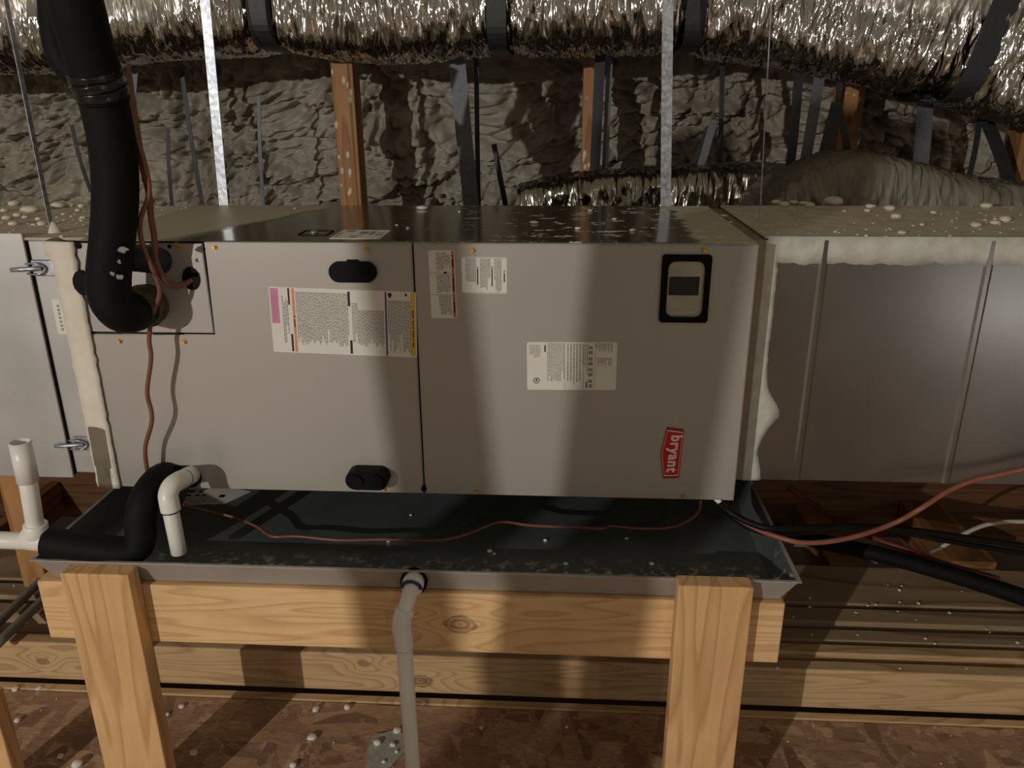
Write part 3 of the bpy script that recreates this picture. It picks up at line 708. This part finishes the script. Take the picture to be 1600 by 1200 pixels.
# ---------------------------------------------------------------- refrigerant lines
RL = thing('suction_line', (0.141,-0.12,0.5081), 'thick black foam-insulated refrigerant line bending into the cabinet at left', 'pipe')
low = [(0.1949,-0.15,0.8036), (0.1922,-0.14,0.7476), (0.184,-0.13,0.6893), (0.1688,-0.122,0.623), (0.1495,-0.12,0.5547), (0.1328,-0.12,0.4963), (0.1274,-0.118,0.4527), (0.1366,-0.106,0.4241), (0.1419,-0.074,0.4158), (0.1381,-0.045,0.4146)]
upp = [(0.2045,-0.215,1.018), (0.2064,-0.205,0.9593), (0.1994,-0.18,0.8893), (0.1966,-0.16,0.8349), (0.1961,-0.149,0.7956)]
obj('lower_sleeve', tube(low, .0385, 24, 8), M['foamrub'], RL, True)
obj('upper_sleeve', tube(upp, .0405, 24, 8), M['foamrub'], RL, True)
obj('cork_wrap', tube([(0.1416,-0.082,0.4191), (0.1358,-0.045,0.4159), (0.1355,-0.02,0.4134), (0.1344,0,0.4123)], .041, 20, 6), M['cork'], RL, True, label='olive cork tape where the line enters')
# crumpled tape at the sleeve joint
for i, (a, b, r) in enumerate((((0.1951,-0.163,0.8407), (0.1955,-0.16,0.8291), .0425), ((0.1955,-0.16,0.8291), (0.1965,-0.156,0.8174), .0437), ((0.1961,-0.157,0.8184), (0.1951,-0.152,0.8046), .0425))):
    a, b = Vector(a), Vector(b); bm = tube([a, a.lerp(b, .5), b], r, 28, 3)
    for v in bm.verts: v.co += Vector((noise.noise(v.co*90), noise.noise(v.co*95+Vector((5, 0, 0))), noise.noise(v.co*80)))*.003
    obj('tape_wrap', bm, M['tape_black'], RL, True)
obj('drip_sleeve', tube([(0.1343,-0.13,0.9782), (0.1178,-0.12,0.9133), (0.1168,-0.115,0.8646), (0.1445,-0.12,0.8323), (0.1657,-0.118,0.8038)], .024, 18, 6), M['foamrub'], RL, True, label='thinner black sleeve tucked behind')
# pale scuffs on the sleeve
for p, r in (((0.1743,-0.157,0.5021), .007), ((0.1887,-0.157,0.5501), .009), ((0.1628,-0.158,0.5069), .004), ((0.1786,-0.158,0.5298), .004)):
    bm = nb(); bmesh.ops.create_icosphere(bm, subdivisions=2, radius=r, matrix=Matrix.Translation(p) @ Matrix.Diagonal((1, .25, .75, 1)))
    for v in bm.verts: v.co += Vector((noise.noise(v.co*220), 0, noise.noise(v.co*240)))*.004
    obj('scuff', bm, M['conduit'], RL)
LL = obj('liquid_line', tube([(0.0785,-0.06,0.5175), (0.1102,-0.05,0.5157), (0.1455,-0.035,0.5106), (0.1675,-0.018,0.5037), (0.1733,0,0.499)], .0255, 18, 6), plain('blue_black_insulation', srgb(40, 42, 50), .6), smooth=True, label='short dark blue-grey insulated line running behind the thick black line', cat='pipe')

# thermostat cables
def cable(name, P, r, m, label, cat='cable', group=None, n=6, seg=8):
    return obj(name, tube(P, r, seg, n), M[m], smooth=True, label=label, cat=cat, group=group)
cable('thermostat_cable', [(0.2227,-0.115,0.8438), (0.2225,-0.115,0.7726), (0.2241,-0.115,0.736), (0.228,-0.11,0.693), (0.2254,-0.105,0.6433), (0.1995,-0.1,0.5953), (0.1899,-0.092,0.5559), (0.195,-0.085,0.5133), (0.1986,-0.075,0.4749), (0.1953,-0.07,0.4466), (0.1742,-0.068,0.4082), (0.1565,-0.062,0.3575), (0.1528,-0.06,0.3174), (0.1322,-0.058,0.2463), (0.1322,-0.055,0.1995), (0.1245,-0.052,0.1699), (0.0998,-0.045,0.1161), (0.0901,-0.035,0.0549), (0.0859,-0.012,0.0221)], .0046, 'cable', 'brown cable hanging down the whole left panel to the drain port')
cable('thermostat_cable', [(0.2216,-0.105,0.8492), (0.2211,-0.105,0.762), (0.2182,-0.1,0.6923), (0.2177,-0.092,0.6362), (0.211,-0.085,0.5955), (0.2061,-0.075,0.559), (0.1971,-0.065,0.5118), (0.2,-0.05,0.4744), (0.2094,-0.03,0.4575), (0.2216,-0.012,0.4573), (0.2299,0,0.4624)], .0058, 'cable', 'brown cable curving into the black grommet on the pipe plate')

# ---------------------------------------------------------------- condensate piping
def fit(a, b, r, name, parent, m='pvc', seg=22):
    a, b = Vector(a), Vector(b); d = (b-a).normalized(); e = .0012
    return obj(name, tube([a, a+d*e, b-d*e, b], r, seg, smooth_path=False, rr=lambda t: r if 0 < t < 1 else r-e), M[m], parent, True)
# stub from the coil drain
DS = thing('pvc_drain_stub', (0.1787,-0.125,-0.0953), 'short white pipe with an elbow hanging from the cabinet drain port', 'pipe')
fit((0.1675,0,0.035), (0.1795,-0.06,0.0545), .0195, 'socket', DS)
fit((0.1791,-0.058,0.0535), (0.1797,-0.062,0.0548), .0200, 'primer_ring', DS, 'primer')
obj('elbow', tube([(0.1805,-0.062,0.0556), (0.1815,-0.088,0.0628), (0.1773,-0.108,0.0613), (0.1735,-0.118,0.049), (0.1751,-0.123,0.0358), (0.1769,-0.125,0.0151)], .0195, 22, 6), M['pvc'], DS, True)
fit((0.1762,-0.125,0.0195), (0.1792,-0.125,-0.0831), .0158, 'pipe', DS)
fit((0.1761,-0.125,0.0173), (0.1762,-0.125,0.0137), .0199, 'primer_ring', DS, 'primer')
# insulated drain line
IL = obj('insulated_drain_hose', tube([(0.1142,0,0.0307), (0.1117,-0.03,0.0394), (0.1146,-0.075,0.0398), (0.1104,-0.105,0.0215), (0.1053,-0.12,-0.0147), (0.1057,-0.128,-0.0443), (0.0966,-0.134,-0.068), (0.0746,-0.142,-0.0713), (0.0332,-0.15,-0.0632), (-0.0224,-0.155,-0.0529), (-0.0766,-0.158,-0.0438)], .0300, 22, 8), M['foamrub'], smooth=True, label='black foam-insulated drain hose bending left across the pan corner', cat='hose')
# tee with standpipe
TE = thing('pvc_standpipe_tee', (-0.1095,-0.16,-0.0525), 'white plastic tee with an open upright standpipe at far left', 'pipe')
c0 = Vector((-0.0954,-0.16,-0.0372))
fit((-0.0603,-0.158,-0.0433), (-0.1191,-0.16,-0.0349), .0235, 'tee_socket', TE)
fit((-0.0886,-0.16,-0.0429), (-0.3896,-0.16,-0.04), .0175, 'run_pipe', TE)
fit((-0.0914,-0.16,-0.0312), (-0.089,-0.16,-0.0018), .0225, 'tee_neck', TE)
fit((-0.0908,-0.16,-0.0223), (-0.0816,-0.16,0.1164), .0168, 'standpipe', TE)
bm = tube([(-0.0829,-0.16,0.0927), (-0.0808,-0.16,0.1779)], .0200, 22, smooth_path=False, cap=False)
tube([(-0.0829,-0.16,0.0927), (-0.0808,-0.16,0.1779)], .0168, 22, smooth_path=False, cap=False, bm=bm)
rs = list(bm.verts)
for base in (0, 44):
    pass
for i in range(22):
    j = (i+1) % 22
    bm.faces.new((rs[22+i], rs[22+j], rs[66+j], rs[66+i])); bm.faces.new((rs[i], rs[44+i], rs[44+j], rs[j]))
obj('open_coupling', bm, M['pvc'], TE, True)
# pan drain
PD = thing('pan_drain_pipe', (0.6644,-0.235,-0.5154), 'white plastic drain pipe dropping from the front wall of the pan', 'pipe')
bm = nb(); tube([(0.6763,-0.168,-0.1039), (0.6773,-0.186,-0.0963)], .0265, 24, smooth_path=False, bm=bm)
obj('gasket_ring', bm, M['gasket'], PD, True)
fit((0.6775,-0.18,-0.0973), (0.677,-0.205,-0.0951), .0215, 'socket', PD)
fit((0.6766,-0.203,-0.0958), (0.6765,-0.206,-0.0967), .0222, 'primer_ring', PD, 'primer')
obj('upper_pipe', tube([(0.6774,-0.2,-0.0942), (0.6738,-0.225,-0.1061), (0.6671,-0.235,-0.1283), (0.6639,-0.236,-0.1467)], .0148, 20, 6), M['pvc'], PD, True)
obj('elbow', tube([(0.6697,-0.234,-0.1231), (0.6632,-0.238,-0.1423), (0.6607,-0.238,-0.1659), (0.6621,-0.238,-0.1881), (0.6634,-0.238,-0.2106)], .0182, 20, 6), M['pvc'], PD, True)
fit((0.6627,-0.238,-0.2001), (0.6678,-0.238,-0.7453), .0155, 'lower_pipe', PD)

# ---------------------------------------------------------------- cables on and beyond the pan
cable('low_voltage_cable', [(0.1257,0.0199,-0.05), (0.1627,0.0409,-0.075), (0.2281,0.0388,-0.09), (0.2895,0.0106,-0.095), (0.3368,-0.0224,-0.1), (0.3927,-0.0196,-0.1), (0.4877,-0.0309,-0.1), (0.584,-0.0234,-0.1), (0.6955,-0.0231,-0.1), (0.7635,-0.01,-0.09), (0.8301,0.028,-0.08), (0.9004,0.0263,-0.085), (0.9982,0.0229,-0.085), (1.054,0.0202,-0.085), (1.075,0.0322,-0.085), (1.137,0.0243,-0.085), (1.205,0.0245,-0.08), (1.245,0.0272,-0.06), (1.26,0.0283,-0.04), (1.258,0.0061,-0.005)], .0034, 'cable_red', 'thin red-brown cable looping across the drain pan under the cabinet')
cable('power_cable', [(1.291,0.0142,-0.01), (1.321,0.0076,-0.03), (1.356,-0.0162,-0.04), (1.398,-0.037,-0.042), (1.475,-0.0167,-0.05), (1.592,0.0464,-0.08), (1.718,0.1135,-0.12), (1.848,0.143,-0.15), (2.077,0.1813,-0.2)], .0075, 'cable_black', 'black cable leaving the cabinet bottom corner towards the right, upper of two')
cable('power_cable', [(1.298,0.0209,-0.018), (1.33,0.0274,-0.05), (1.364,-0.0023,-0.06), (1.401,-0.0206,-0.062), (1.486,0.011,-0.075), (1.632,0.1093,-0.12), (1.747,0.1722,-0.16), (1.874,0.1859,-0.19), (2.114,0.2302,-0.25)], .007, 'cable_black', 'black cable leaving the cabinet bottom corner towards the right, lower of two')
cable('control_cable', [(1.307,0.025,-0.02), (1.337,0.0133,-0.045), (1.375,-0.026,-0.052), (1.419,-0.0596,-0.052), (1.455,-0.0677,-0.055), (1.512,-0.0516,-0.06), (1.585,-0.0226,-0.06), (1.67,0.0169,-0.05), (1.708,0,-0.0063), (1.769,0.03,0.018), (1.827,0.05,0.0346), (1.879,0.055,0.0468), (1.976,0.055,0.0756)], .0054, 'cable_orange', 'orange-brown cable swooping up in front of the right duct')
cable('loose_cable', [(1.976,0.451,-0.38), (2.009,0.4594,-0.37), (2.034,0.4507,-0.34), (2.066,0.4554,-0.32), (2.117,0.4643,-0.3), (2.175,0.4669,-0.29), (2.284,0.4688,-0.29)], .006, 'cable_white', 'dirty white cable lying over the beams at far right')
cable('branch_cable', [(1.645,0.668,-0.3), (1.699,0.6266,-0.33), (1.754,0.534,-0.34), (1.827,0.4438,-0.34), (1.89,0.3883,-0.34), (1.947,0.3294,-0.34), (2.077,0.2936,-0.36)], .009, 'cable_pink', 'maroon cable with foam crumbs running among the beams at right')
obj('insulated_line', tube([(1.494,0.6383,-0.4), (1.625,0.5047,-0.37), (1.711,0.4446,-0.36), (1.821,0.3757,-0.35), (1.918,0.2983,-0.34), (2.004,0.22,-0.33), (2.14,0.0955,-0.32)], .021, 16, 6), M['foamrub'], smooth=True, label='thick black insulated line lying across the joists at right', cat='pipe')
cable('ground_wire', [(1.627,0.4996,-0.4), (1.726,0.5272,-0.42), (1.828,0.55,-0.45), (1.899,0.5783,-0.5)], .004, 'cable_white', 'thin pale wire below the orange cable beside the pan corner')
for i, (a, b) in enumerate((((-0.5773,0.1739,-0.56), (-0.5885,0.4592,-0.56)), ((-0.5215,0.1452,-0.56), (-0.5213,0.3966,-0.56)))):
    obj('conduit', tube([a, Vector(a).lerp(Vector(b), .5), Vector(b)+(Vector(b)-Vector(a))*.6], .013, 12, 3), M['conduit'], smooth=True, label=['grey plastic conduit at the lower left, upper of the pair', 'grey plastic conduit at the lower left, lower of the pair'][i], cat='conduit')

# ---------------------------------------------------------------- flexible ducts
def flex(name, P, R, m, label, pinch=(), amp=.016, nseg=1500, seg=76, seed=0, longf=34):
    path = catmull(P, 24)
    # resample
    acc = [0]
    for a, b in zip(path, path[1:]): acc.append(acc[-1]+(b-a).length)
    out = []; k_ = 0
    for i in range(nseg+1):
        s = acc[-1]*i/nseg
        while k_ < len(acc)-2 and acc[k_+1] < s: k_ += 1
        t = (s-acc[k_])/max(1e-9, acc[k_+1]-acc[k_]); out.append(path[k_].lerp(path[k_+1], t))
    Vv, Ff = [], []
    for i, p in enumerate(out):
        t = (out[min(nseg, i+1)]-out[max(0, i-1)]).normalized()
        u = Vector((0, 0, 1)); u = (u-t*u.dot(t)).normalized(); v = t.cross(u); s = acc[-1]*i/nseg
        pin = 0
        for px_ in pinch: pin = max(pin, math.exp(-((p.x-px_)/.05)**2))
        for j in range(seg):
            a = 2*math.pi*j/seg; ca, sa = math.cos(a), math.sin(a)
            q = Vector((s*longf, ca*2.2+seed, sa*2.2))
            q.x += 2.2*noise.noise(Vector((s*6, ca*2, sa*2+seed)))
            rid = 1-abs(noise.noise(q))*2
            q2 = Vector((s*70, ca*9+seed, sa*9)); fine = 1-abs(noise.noise(q2))*2
            sag = .05*R*noise.noise(Vector((s*3, ca*.8, sa*.8+seed)))
            r = R*(1-.10*pin)/(abs(ca)**6+abs(sa)**6)**(1/6) + amp*rid*(1-.4*pin) + amp*.45*fine + sag
            Vv.append(p+(u*ca+v*sa)*r)
        if i:
            for j in range(seg):
                j2 = (j+1) % seg; Ff.append(((i-1)*seg+j, (i-1)*seg+j2, i*seg+j2, i*seg+j))
    return finish(name, from_py(name, [tuple(q) for q in Vv], Ff), m, smooth=True, label=label, cat='duct', origin=(0, 1.0, 0))
FP = [(-1.375,1,1.077), (-0.9479,1,1.089), (-0.5505,1,1.101), (-0.1969,1,1.135), (0.1381,1,1.137), (0.44,1,1.114), (0.7763,1,1.125), (1.042,1,1.128), (1.3,1,1.125), (1.535,0.98,1.103), (1.738,0.95,1.062), (1.911,0.9,1.02), (2.102,0.86,0.9587), (2.473,0.8,0.8688)]
sx = [FP[4][0], FP[6][0], FP[8][0], (2.011,0.88,0.9705)[0]]
flex('flexible_duct', FP, .20, M['foil'], 'big crinkled silver foil flexible duct slung along the top of the view', sx)
flex('flexible_duct', [(0.8422,1.02,0.4317), (1.002,1.02,0.4618), (1.2,1.02,0.4779), (1.402,1.06,0.487), (1.616,1.13,0.4828), (1.713,1.15,0.4744)], 0.105, M['foil_small'], 'small dull foil duct lying low behind the cabinet', (), .008, 220, 48, 4, 30)
flex('flexible_duct', [(1.518,0.88,0.312), (1.637,0.88,0.417), (1.758,0.88,0.4746), (1.907,0.88,0.4457), (2.067,0.86,0.4089), (2.243,0.85,0.3894), (2.545,0.85,0.3762)], .165, M['foil_dull'], 'fat dusty grey flexible duct rising behind the right duct', (), .010, 260, 56, 9, 18)

# webbing straps slung under the big duct
def sling(cx, lab, tilt=0, w_=.062, cyz=None, R=.186):
    cy, cz = cyz; P = []
    for a in range(-100, 101, 10):
        t = math.radians(a); k_ = R/(abs(math.sin(t))**6+abs(math.cos(t))**6)**(1/6); y_ = cy - k_*math.sin(t); z_ = cz - k_*math.cos(t)
        P.append((cx + tilt*(z_-cz), y_, z_))
    P = [(cx+tilt*.12, cy+R*1.0, cz+.12)] + P + [(cx+tilt*.55, cy-R*.98, cz+.55)]
    return obj('duct_strap', ribbon(P, (1, 0, 0), w_, .003, 3), M['strap_black'], smooth=False, label=lab, cat='strap', group='black straps slinging the foil duct')
for i, (p, lab, tl, w_) in enumerate(((FP[4], 'black webbing strap slung round the foil duct, leftmost', .0, .064), (FP[6], 'black webbing strap slung round the foil duct near the centre', .0, .052), (FP[8], 'black webbing strap slung round the foil duct beside the right metal strap', .0, .052), ((2.011,0.88,0.9938), 'wide black slanting strap round the foil duct at the right', .24, .062))):
    sling(p[0], lab, tl, w_, (p[1], p[2]), .207 if i < 3 else .215)

# webbing straps hanging in front of the foam
HSW = [
 ((0.636,1.050,0.928),(0.672,1.050,0.457),0.0498,'strap_grey','wide grey-black strap hanging right of the left web post'),
 ((0.689,1.120,0.931),(0.687,1.120,0.448),0.0149,'strap_black','narrow dark strap right behind the wide grey one'),
 ((-0.072,1.300,0.807),(-0.098,1.300,0.422),0.0121,'strap_grey','thin grey strap hanging left of the left web post'),
 ((-0.304,1.250,0.888),(-0.295,1.250,0.429),0.0146,'strap_black','thin dark strap slanting beside the left metal strap'),
 ((-0.776,1.350,0.716),(-0.750,1.350,0.483),0.0134,'strap_black','short dark strap left of the thick black line'),
 ((-0.429,1.350,0.703),(-0.455,1.350,0.415),0.0128,'strap_black','thin dark strap between the brown cables and left metal strap'),
 ((-0.379,1.100,0.912),(-0.418,1.100,0.732),0.0237,'strap_grey','short grey strap beside the thick black line'),
 ((0.725,1.300,0.649),(0.767,1.300,0.424),0.0182,'strap_black','dark strap hanging from a foam lump near the centre'),
 ((1.067,1.100,0.927),(1.057,1.100,0.451),0.0315,'strap_black','wide dark strap lying against the middle web post'),
 ((1.098,1.140,0.929),(1.092,1.140,0.446),0.0192,'strap_grey','grey strap just right of the middle web post'),
 ((1.451,1.200,0.901),(1.470,1.200,0.522),0.0155,'strap_black','thin dark strap hanging straight right of the right metal strap'),
 ((1.429,1.120,0.733),(1.326,1.120,0.500),0.0215,'strap_black','dark strap branching down left to the small low duct'),
 ((1.414,1.060,0.730),(1.358,1.060,0.493),0.0231,'strap_grey','grey strap branching steeply to the small low duct'),
 ((1.635,1.000,0.866),(1.637,1.000,0.466),0.0272,'strap_black','dark upright strap left of the right web post'),
 ((1.701,1.020,0.874),(1.675,1.020,0.463),0.0318,'strap_grey','wide grey strap slanting left of the right web post'),
 ((1.748,0.980,0.778),(1.700,0.980,0.469),0.0357,'strap_black','dark strap slanting down from the right web post'),
 ((1.745,1.000,0.882),(1.755,1.000,0.764),0.0169,'strap_black','short dark strap above the fork by the right web post'),
 ((1.755,1.000,0.775),(1.814,1.000,0.594),0.0192,'strap_black','dark strap running down in front of the right web post'),
 ((2.016,1.050,0.847),(2.046,1.050,0.460),0.0470,'strap_grey','wide grey strap hanging below the slanting black strap'),
 ((2.188,1.050,0.740),(2.184,1.050,0.518),0.0160,'strap_black','thin dark strap at far right, left leg of the fork'),
 ((2.199,1.050,0.740),(2.324,1.050,0.518),0.0371,'strap_black','dark strap at far right, right leg of the fork'),
]
for a, b, w_, m_, lab in HSW:
    A_, B_ = Vector(a), Vector(b)
    obj('hanging_strap', ribbon([A_, A_.lerp(B_, .5)+Vector((0, -.01, 0)), B_], (1, 0, 0), w_, .003, 4), M[m_], label=lab, cat='strap', group='webbing straps hanging in front of the foam')

# galvanised hanger straps
def zstrap(a, b, w_, lab, up=.0):
    a, b = Vector(a), Vector(b)
    o = obj('metal_strap', ribbon([a, a.lerp(b, .5), b], (1, .0, 0), w_, .0012, 2), M['zinc'], label=lab, cat='strap', group='galvanised hanger straps')
zstrap((0.0965,0.563,1.185), (0.0725,0.563,0.5124), .024, 'bright galvanised hanger strap behind the left part of the cabinet')
zstrap((1.19,0.563,1.167), (1.221,0.563,0.5149), .026, 'bright galvanised hanger strap behind the right part of the cabinet')
def estrap(a, b, lab, wd):
    a, b = Vector(a), Vector(b)
    obj('metal_strap', ribbon([a, a.lerp(b, .5), b], (.12, 1, 0), wd, .0015, 2), M['zinc'], label=lab, cat='strap', group='galvanised hanger straps')
estrap((-0.1156,0.12,1.109), (-0.1156,0.12,0.5284), 'thin edge-on metal hanger strap at the plenum joint on the left', .012)
estrap((1.345,0.2,1.099), (1.37,0.2,0.5517), 'thin edge-on metal hanger strap at the duct joint on the right', .012)
# mastic lump round the left strap foot
bm = nb(); bmesh.ops.create_cone(bm, cap_ends=True, segments=16, radius1=.02, radius2=.004, depth=.034, matrix=Matrix.Translation(Vector((-0.1125,0.12,0.5365))+Vector((.002, 0, .004))))
for v in bm.verts: v.co += Vector((noise.noise(v.co*40), noise.noise(v.co*44), 0))*.006
obj('mastic_lump', bm, M['mastic'], LP, True)

# ---------------------------------------------------------------- foam droplets and crumbs
BM_ = [blob_mesh('foam_droplet', 1, i) for i in range(4)]
for b in BM_: b.materials.append(M['droplet'])
BW_ = [blob_mesh('foam_crumb', 1, i+7, .7) for i in range(4)]
for b in BW_: b.materials.append(M['droplet_white'])
def drop(p, r, lab, group, meshes=BM_, name='foam_droplet', flat=1.0):
    o = bpy.data.objects.new(name, random.choice(meshes)); C.objects.link(o); o.location = p
    o.scale = (r, r*random.uniform(.8, 1.15), r*random.uniform(.75, 1.0)*flat); o.rotation_euler = (0, 0, random.uniform(0, 6))
    tag(o, lab, 'foam droplet', group); return o
for p, s in (((1.643,0.5872,0.535), 26), ((1.713,0.5266,0.535), 14), ((1.742,0.4804,0.535), 17), ((1.707,0.3515,0.535), 14), ((1.682,0.4569,0.535), 9), ((1.628,0.456,0.535), 6), ((1.821,0.4262,0.535), 8), ((1.989,0.5305,0.535), 15), ((1.82,0.2232,0.535), 14), ((1.878,0.2598,0.535), 13), ((1.917,0.2973,0.535), 16), ((1.911,0.3258,0.535), 6), ((1.884,0.3156,0.535), 5), ((1.633,0.1284,0.535), 12), ((1.718,0.2386,0.535), 7), ((1.508,0.1414,0.535), 6), ((1.581,0.1756,0.535), 5), ((1.553,0.0957,0.535), 6), ((1.632,0.1851,0.535), 5), ((1.567,0.5736,0.535), 14), ((1.511,0.5481,0.535), 16), ((1.571,0.5367,0.535), 14), ((1.503,0.5982,0.535), 14), ((1.714,0.0995,0.535), 5), ((1.548,0.5988,0.535), 12)):
    d_ = (Vector(p)-cam.location).length
    drop((p[0], p[1], rt+.0035), s*d_/1240/2*1.05, 'largest cream foam lump, at the back edge of the right duct top' if s == 26 else 'cream spray foam droplet on top of the right duct', 'foam droplets on the right duct')
LPD = [((-0.4927,0.5601,0.535), 18), ((-0.3697,0.4364,0.535), 22), ((-0.3421,0.5102,0.535), 20), ((-0.3267,0.536,0.535), 14), ((-0.2883,0.5236,0.535), 10), ((-0.2647,0.2162,0.535), 14), ((-0.4357,0.4354,0.535), 12), ((-0.2002,0.2175,0.535), 13), ((-0.2574,0.2951,0.535), 9), ((-0.3499,0.3571,0.535), 11), ((-0.3099,0.3255,0.535), 9), ((-0.3394,0.3039,0.535), 12), ((-0.2495,0.3809,0.535), 8), ((-0.2551,0.45,0.535), 8), ((-0.1642,0.3176,0.535), 9), ((-0.1435,0.277,0.535), 6), ((-0.2108,0.3486,0.535), 5), ((-0.1103,0.1296,0.535), 10), ((-0.2207,0.2171,0.535), 6), ((-0.0561,0.0571,0.535), 7), ((-0.1194,0.2775,0.535), 6)]
for p, s in LPD:
    d_ = (Vector(p)-cam.location).length
    drop((p[0], p[1], .5352), s*d_/1240/2, 'cream spray foam droplet on top of the left plenum', 'foam droplets on the left plenum')
for p, s in (((0.6114,0.4836,0.537), 17), ((1.026,0.4544,0.537), 8), ((0.8962,0.2544,0.537), 14), ((0.9914,0.1753,0.537), 11), ((1.103,0.1523,0.537), 11), ((0.2866,0.4911,0.537), 5), ((0.5991,0.2205,0.537), 5), ((0.6312,0.1763,0.537), 6), ((0.7098,0.4381,0.537), 5), ((1.33,0.3716,0.537), 10), ((1.326,0.2722,0.537), 7), ((1.076,0.316,0.537), 8)):
    d_ = (Vector(p)-cam.location).length
    drop((p[0], p[1], H), s*d_/1240/2, 'white foam chunk on the back edge of the cabinet top near the seam' if s == 17 else 'white foam crumb on the cabinet top', 'foam crumbs on the cabinet top', BW_, 'foam_crumb', .6)
for p, s in (((0.3387,0.1176,-0.7), 11), ((0.4186,0.1288,-0.7), 10), ((0.3573,0.0219,-0.7), 13), ((-0.4153,0.0389,-0.7), 8), ((-0.2349,-0.0693,-0.7), 8), ((-0.1783,-0.0918,-0.7), 14), ((-0.0169,0.1102,-0.7), 8), ((0.0838,-0.0421,-0.7), 10), ((-0.432,0.1554,-0.7), 8), ((0.3371,-0.0659,-0.7), 10), ((0.7739,0.0784,-0.7), 6), ((-0.041,0.0814,-0.7), 6), ((0.9883,0.092,-0.7), 5), ((-0.4946,0.1496,-0.7), 9)):
    d_ = (Vector(p)-cam.location).length
    drop((p[0], p[1], FZ), s*d_/1240/2, 'white foam crumb on the strand board floor', 'foam crumbs on the floor', BW_, 'foam_crumb')
# flat scrap of foam on the floor
sc_ = [(0.5193,-0.0714,-0.7), (0.505,-0.0234,-0.7), (0.5058,0.007,-0.7), (0.5083,0.0384,-0.7), (0.5329,0.044,-0.7), (0.5592,0.0582,-0.7), (0.5849,0.0425,-0.7), (0.6033,0.0122,-0.7), (0.5933,-0.0187,-0.7), (0.576,-0.0491,-0.7), (0.5666,-0.0783,-0.7)]
bm = nb(); lo = [bm.verts.new((p[0], p[1], FZ)) for p in sc_]; hi = [bm.verts.new((p[0]*1+0, p[1], FZ+.006)) for p in sc_]
bm.faces.new(lo[::-1]); bm.faces.new(hi); nn_ = len(sc_)
for i in range(nn_): bm.faces.new((lo[i], lo[(i+1) % nn_], hi[(i+1) % nn_], hi[i]))
obj('foam_scrap', bm, plain('grey_foam_scrap', srgb(176, 172, 160), .85, 0, .1, 60, .4, 150), label='flat grey scrap of cured foam on the floor behind the drain pipe', cat='scrap')
for p, s in (((0.5657,0.05,-0.7), 12), ((0.5247,0.008,-0.7), 10), ((0.5637,0.004,-0.7), 9), ((0.5526,-0.0484,-0.7), 6), ((0.577,-0.0155,-0.7), 5)):
    d_ = (Vector(p)-cam.location).length
    drop((p[0], p[1], FZ+.006), s*d_/1240/2, 'white foam bead on the flat grey scrap', 'foam beads on the scrap', BW_, 'foam_crumb')
for p, s in (((0.5851,0.0112,-0.1255), 7), ((0.8123,-0.0196,-0.1255), 8), ((0.8228,-0.0293,-0.1255), 5), ((0.6136,0.1302,-0.1255), 4), ((0.9315,0.0312,-0.1255), 6), ((1.111,0.0483,-0.1255), 6), ((1.156,-0.0523,-0.1255), 8), ((0.9763,-0.0614,-0.1255), 7)):
    d_ = (Vector(p)-cam.location).length
    drop((p[0], p[1], -.1258), s*d_/1240/2, 'pale crumb lying on the drain pan floor', 'crumbs in the drain pan', BW_, 'foam_crumb')
cp_ = (1.292,-0.006,0.0023)
bm = nb(); bmesh.ops.create_icosphere(bm, subdivisions=2, radius=.006, matrix=Matrix.Translation(cp_) @ Matrix.Diagonal((1.2, .7, .8, 1)))
for v in bm.verts: v.co += Vector((noise.noise(v.co*200), 0, noise.noise(v.co*190)))*.004
obj('foam_crumb', bm, M['droplet_white'], AH, label='white foam crumb stuck on the bottom corner')
# specks too small to count, as one mesh per surface
def specks(name, pts, lab, m):
    bm = nb()
    for p, r in pts:
        bmesh.ops.create_icosphere(bm, subdivisions=1, radius=r, matrix=Matrix.Translation(p) @ Matrix.Diagonal((1, 1, .6, 1)))
    o = obj(name, bm, m, label=lab, cat='foam specks', kind='stuff'); return o
R5 = random.Random(21)
P_ = [((R5.uniform(RX, 2.3), R5.uniform(RY, .55), rt+.004), R5.uniform(.0012, .003)) for i in range(130)]
P_ += [((R5.uniform(-.6, .02), R5.uniform(.06, .54), .536), R5.uniform(.0015, .004)) for i in range(130)]
specks('foam_specks', P_, 'tiny foam specks scattered over the duct and plenum tops', M['droplet'])
P_ = [((R5.uniform(-.6, 2.2), R5.uniform(-.5, .15), FZ+.001), R5.uniform(.001, .003)) for i in range(120)]
P_ += [((R5.uniform(1.45, 2.6), R5.uniform(.2, .6), -.583), R5.uniform(.002, .006)) for i in range(50)]
P_ += [((R5.uniform(-.7, -.1), R5.uniform(.3, .6), -.583), R5.uniform(.002, .005)) for i in range(20)]
specks('foam_specks', P_, 'tiny foam specks scattered over the floor boards', M['droplet_white'])
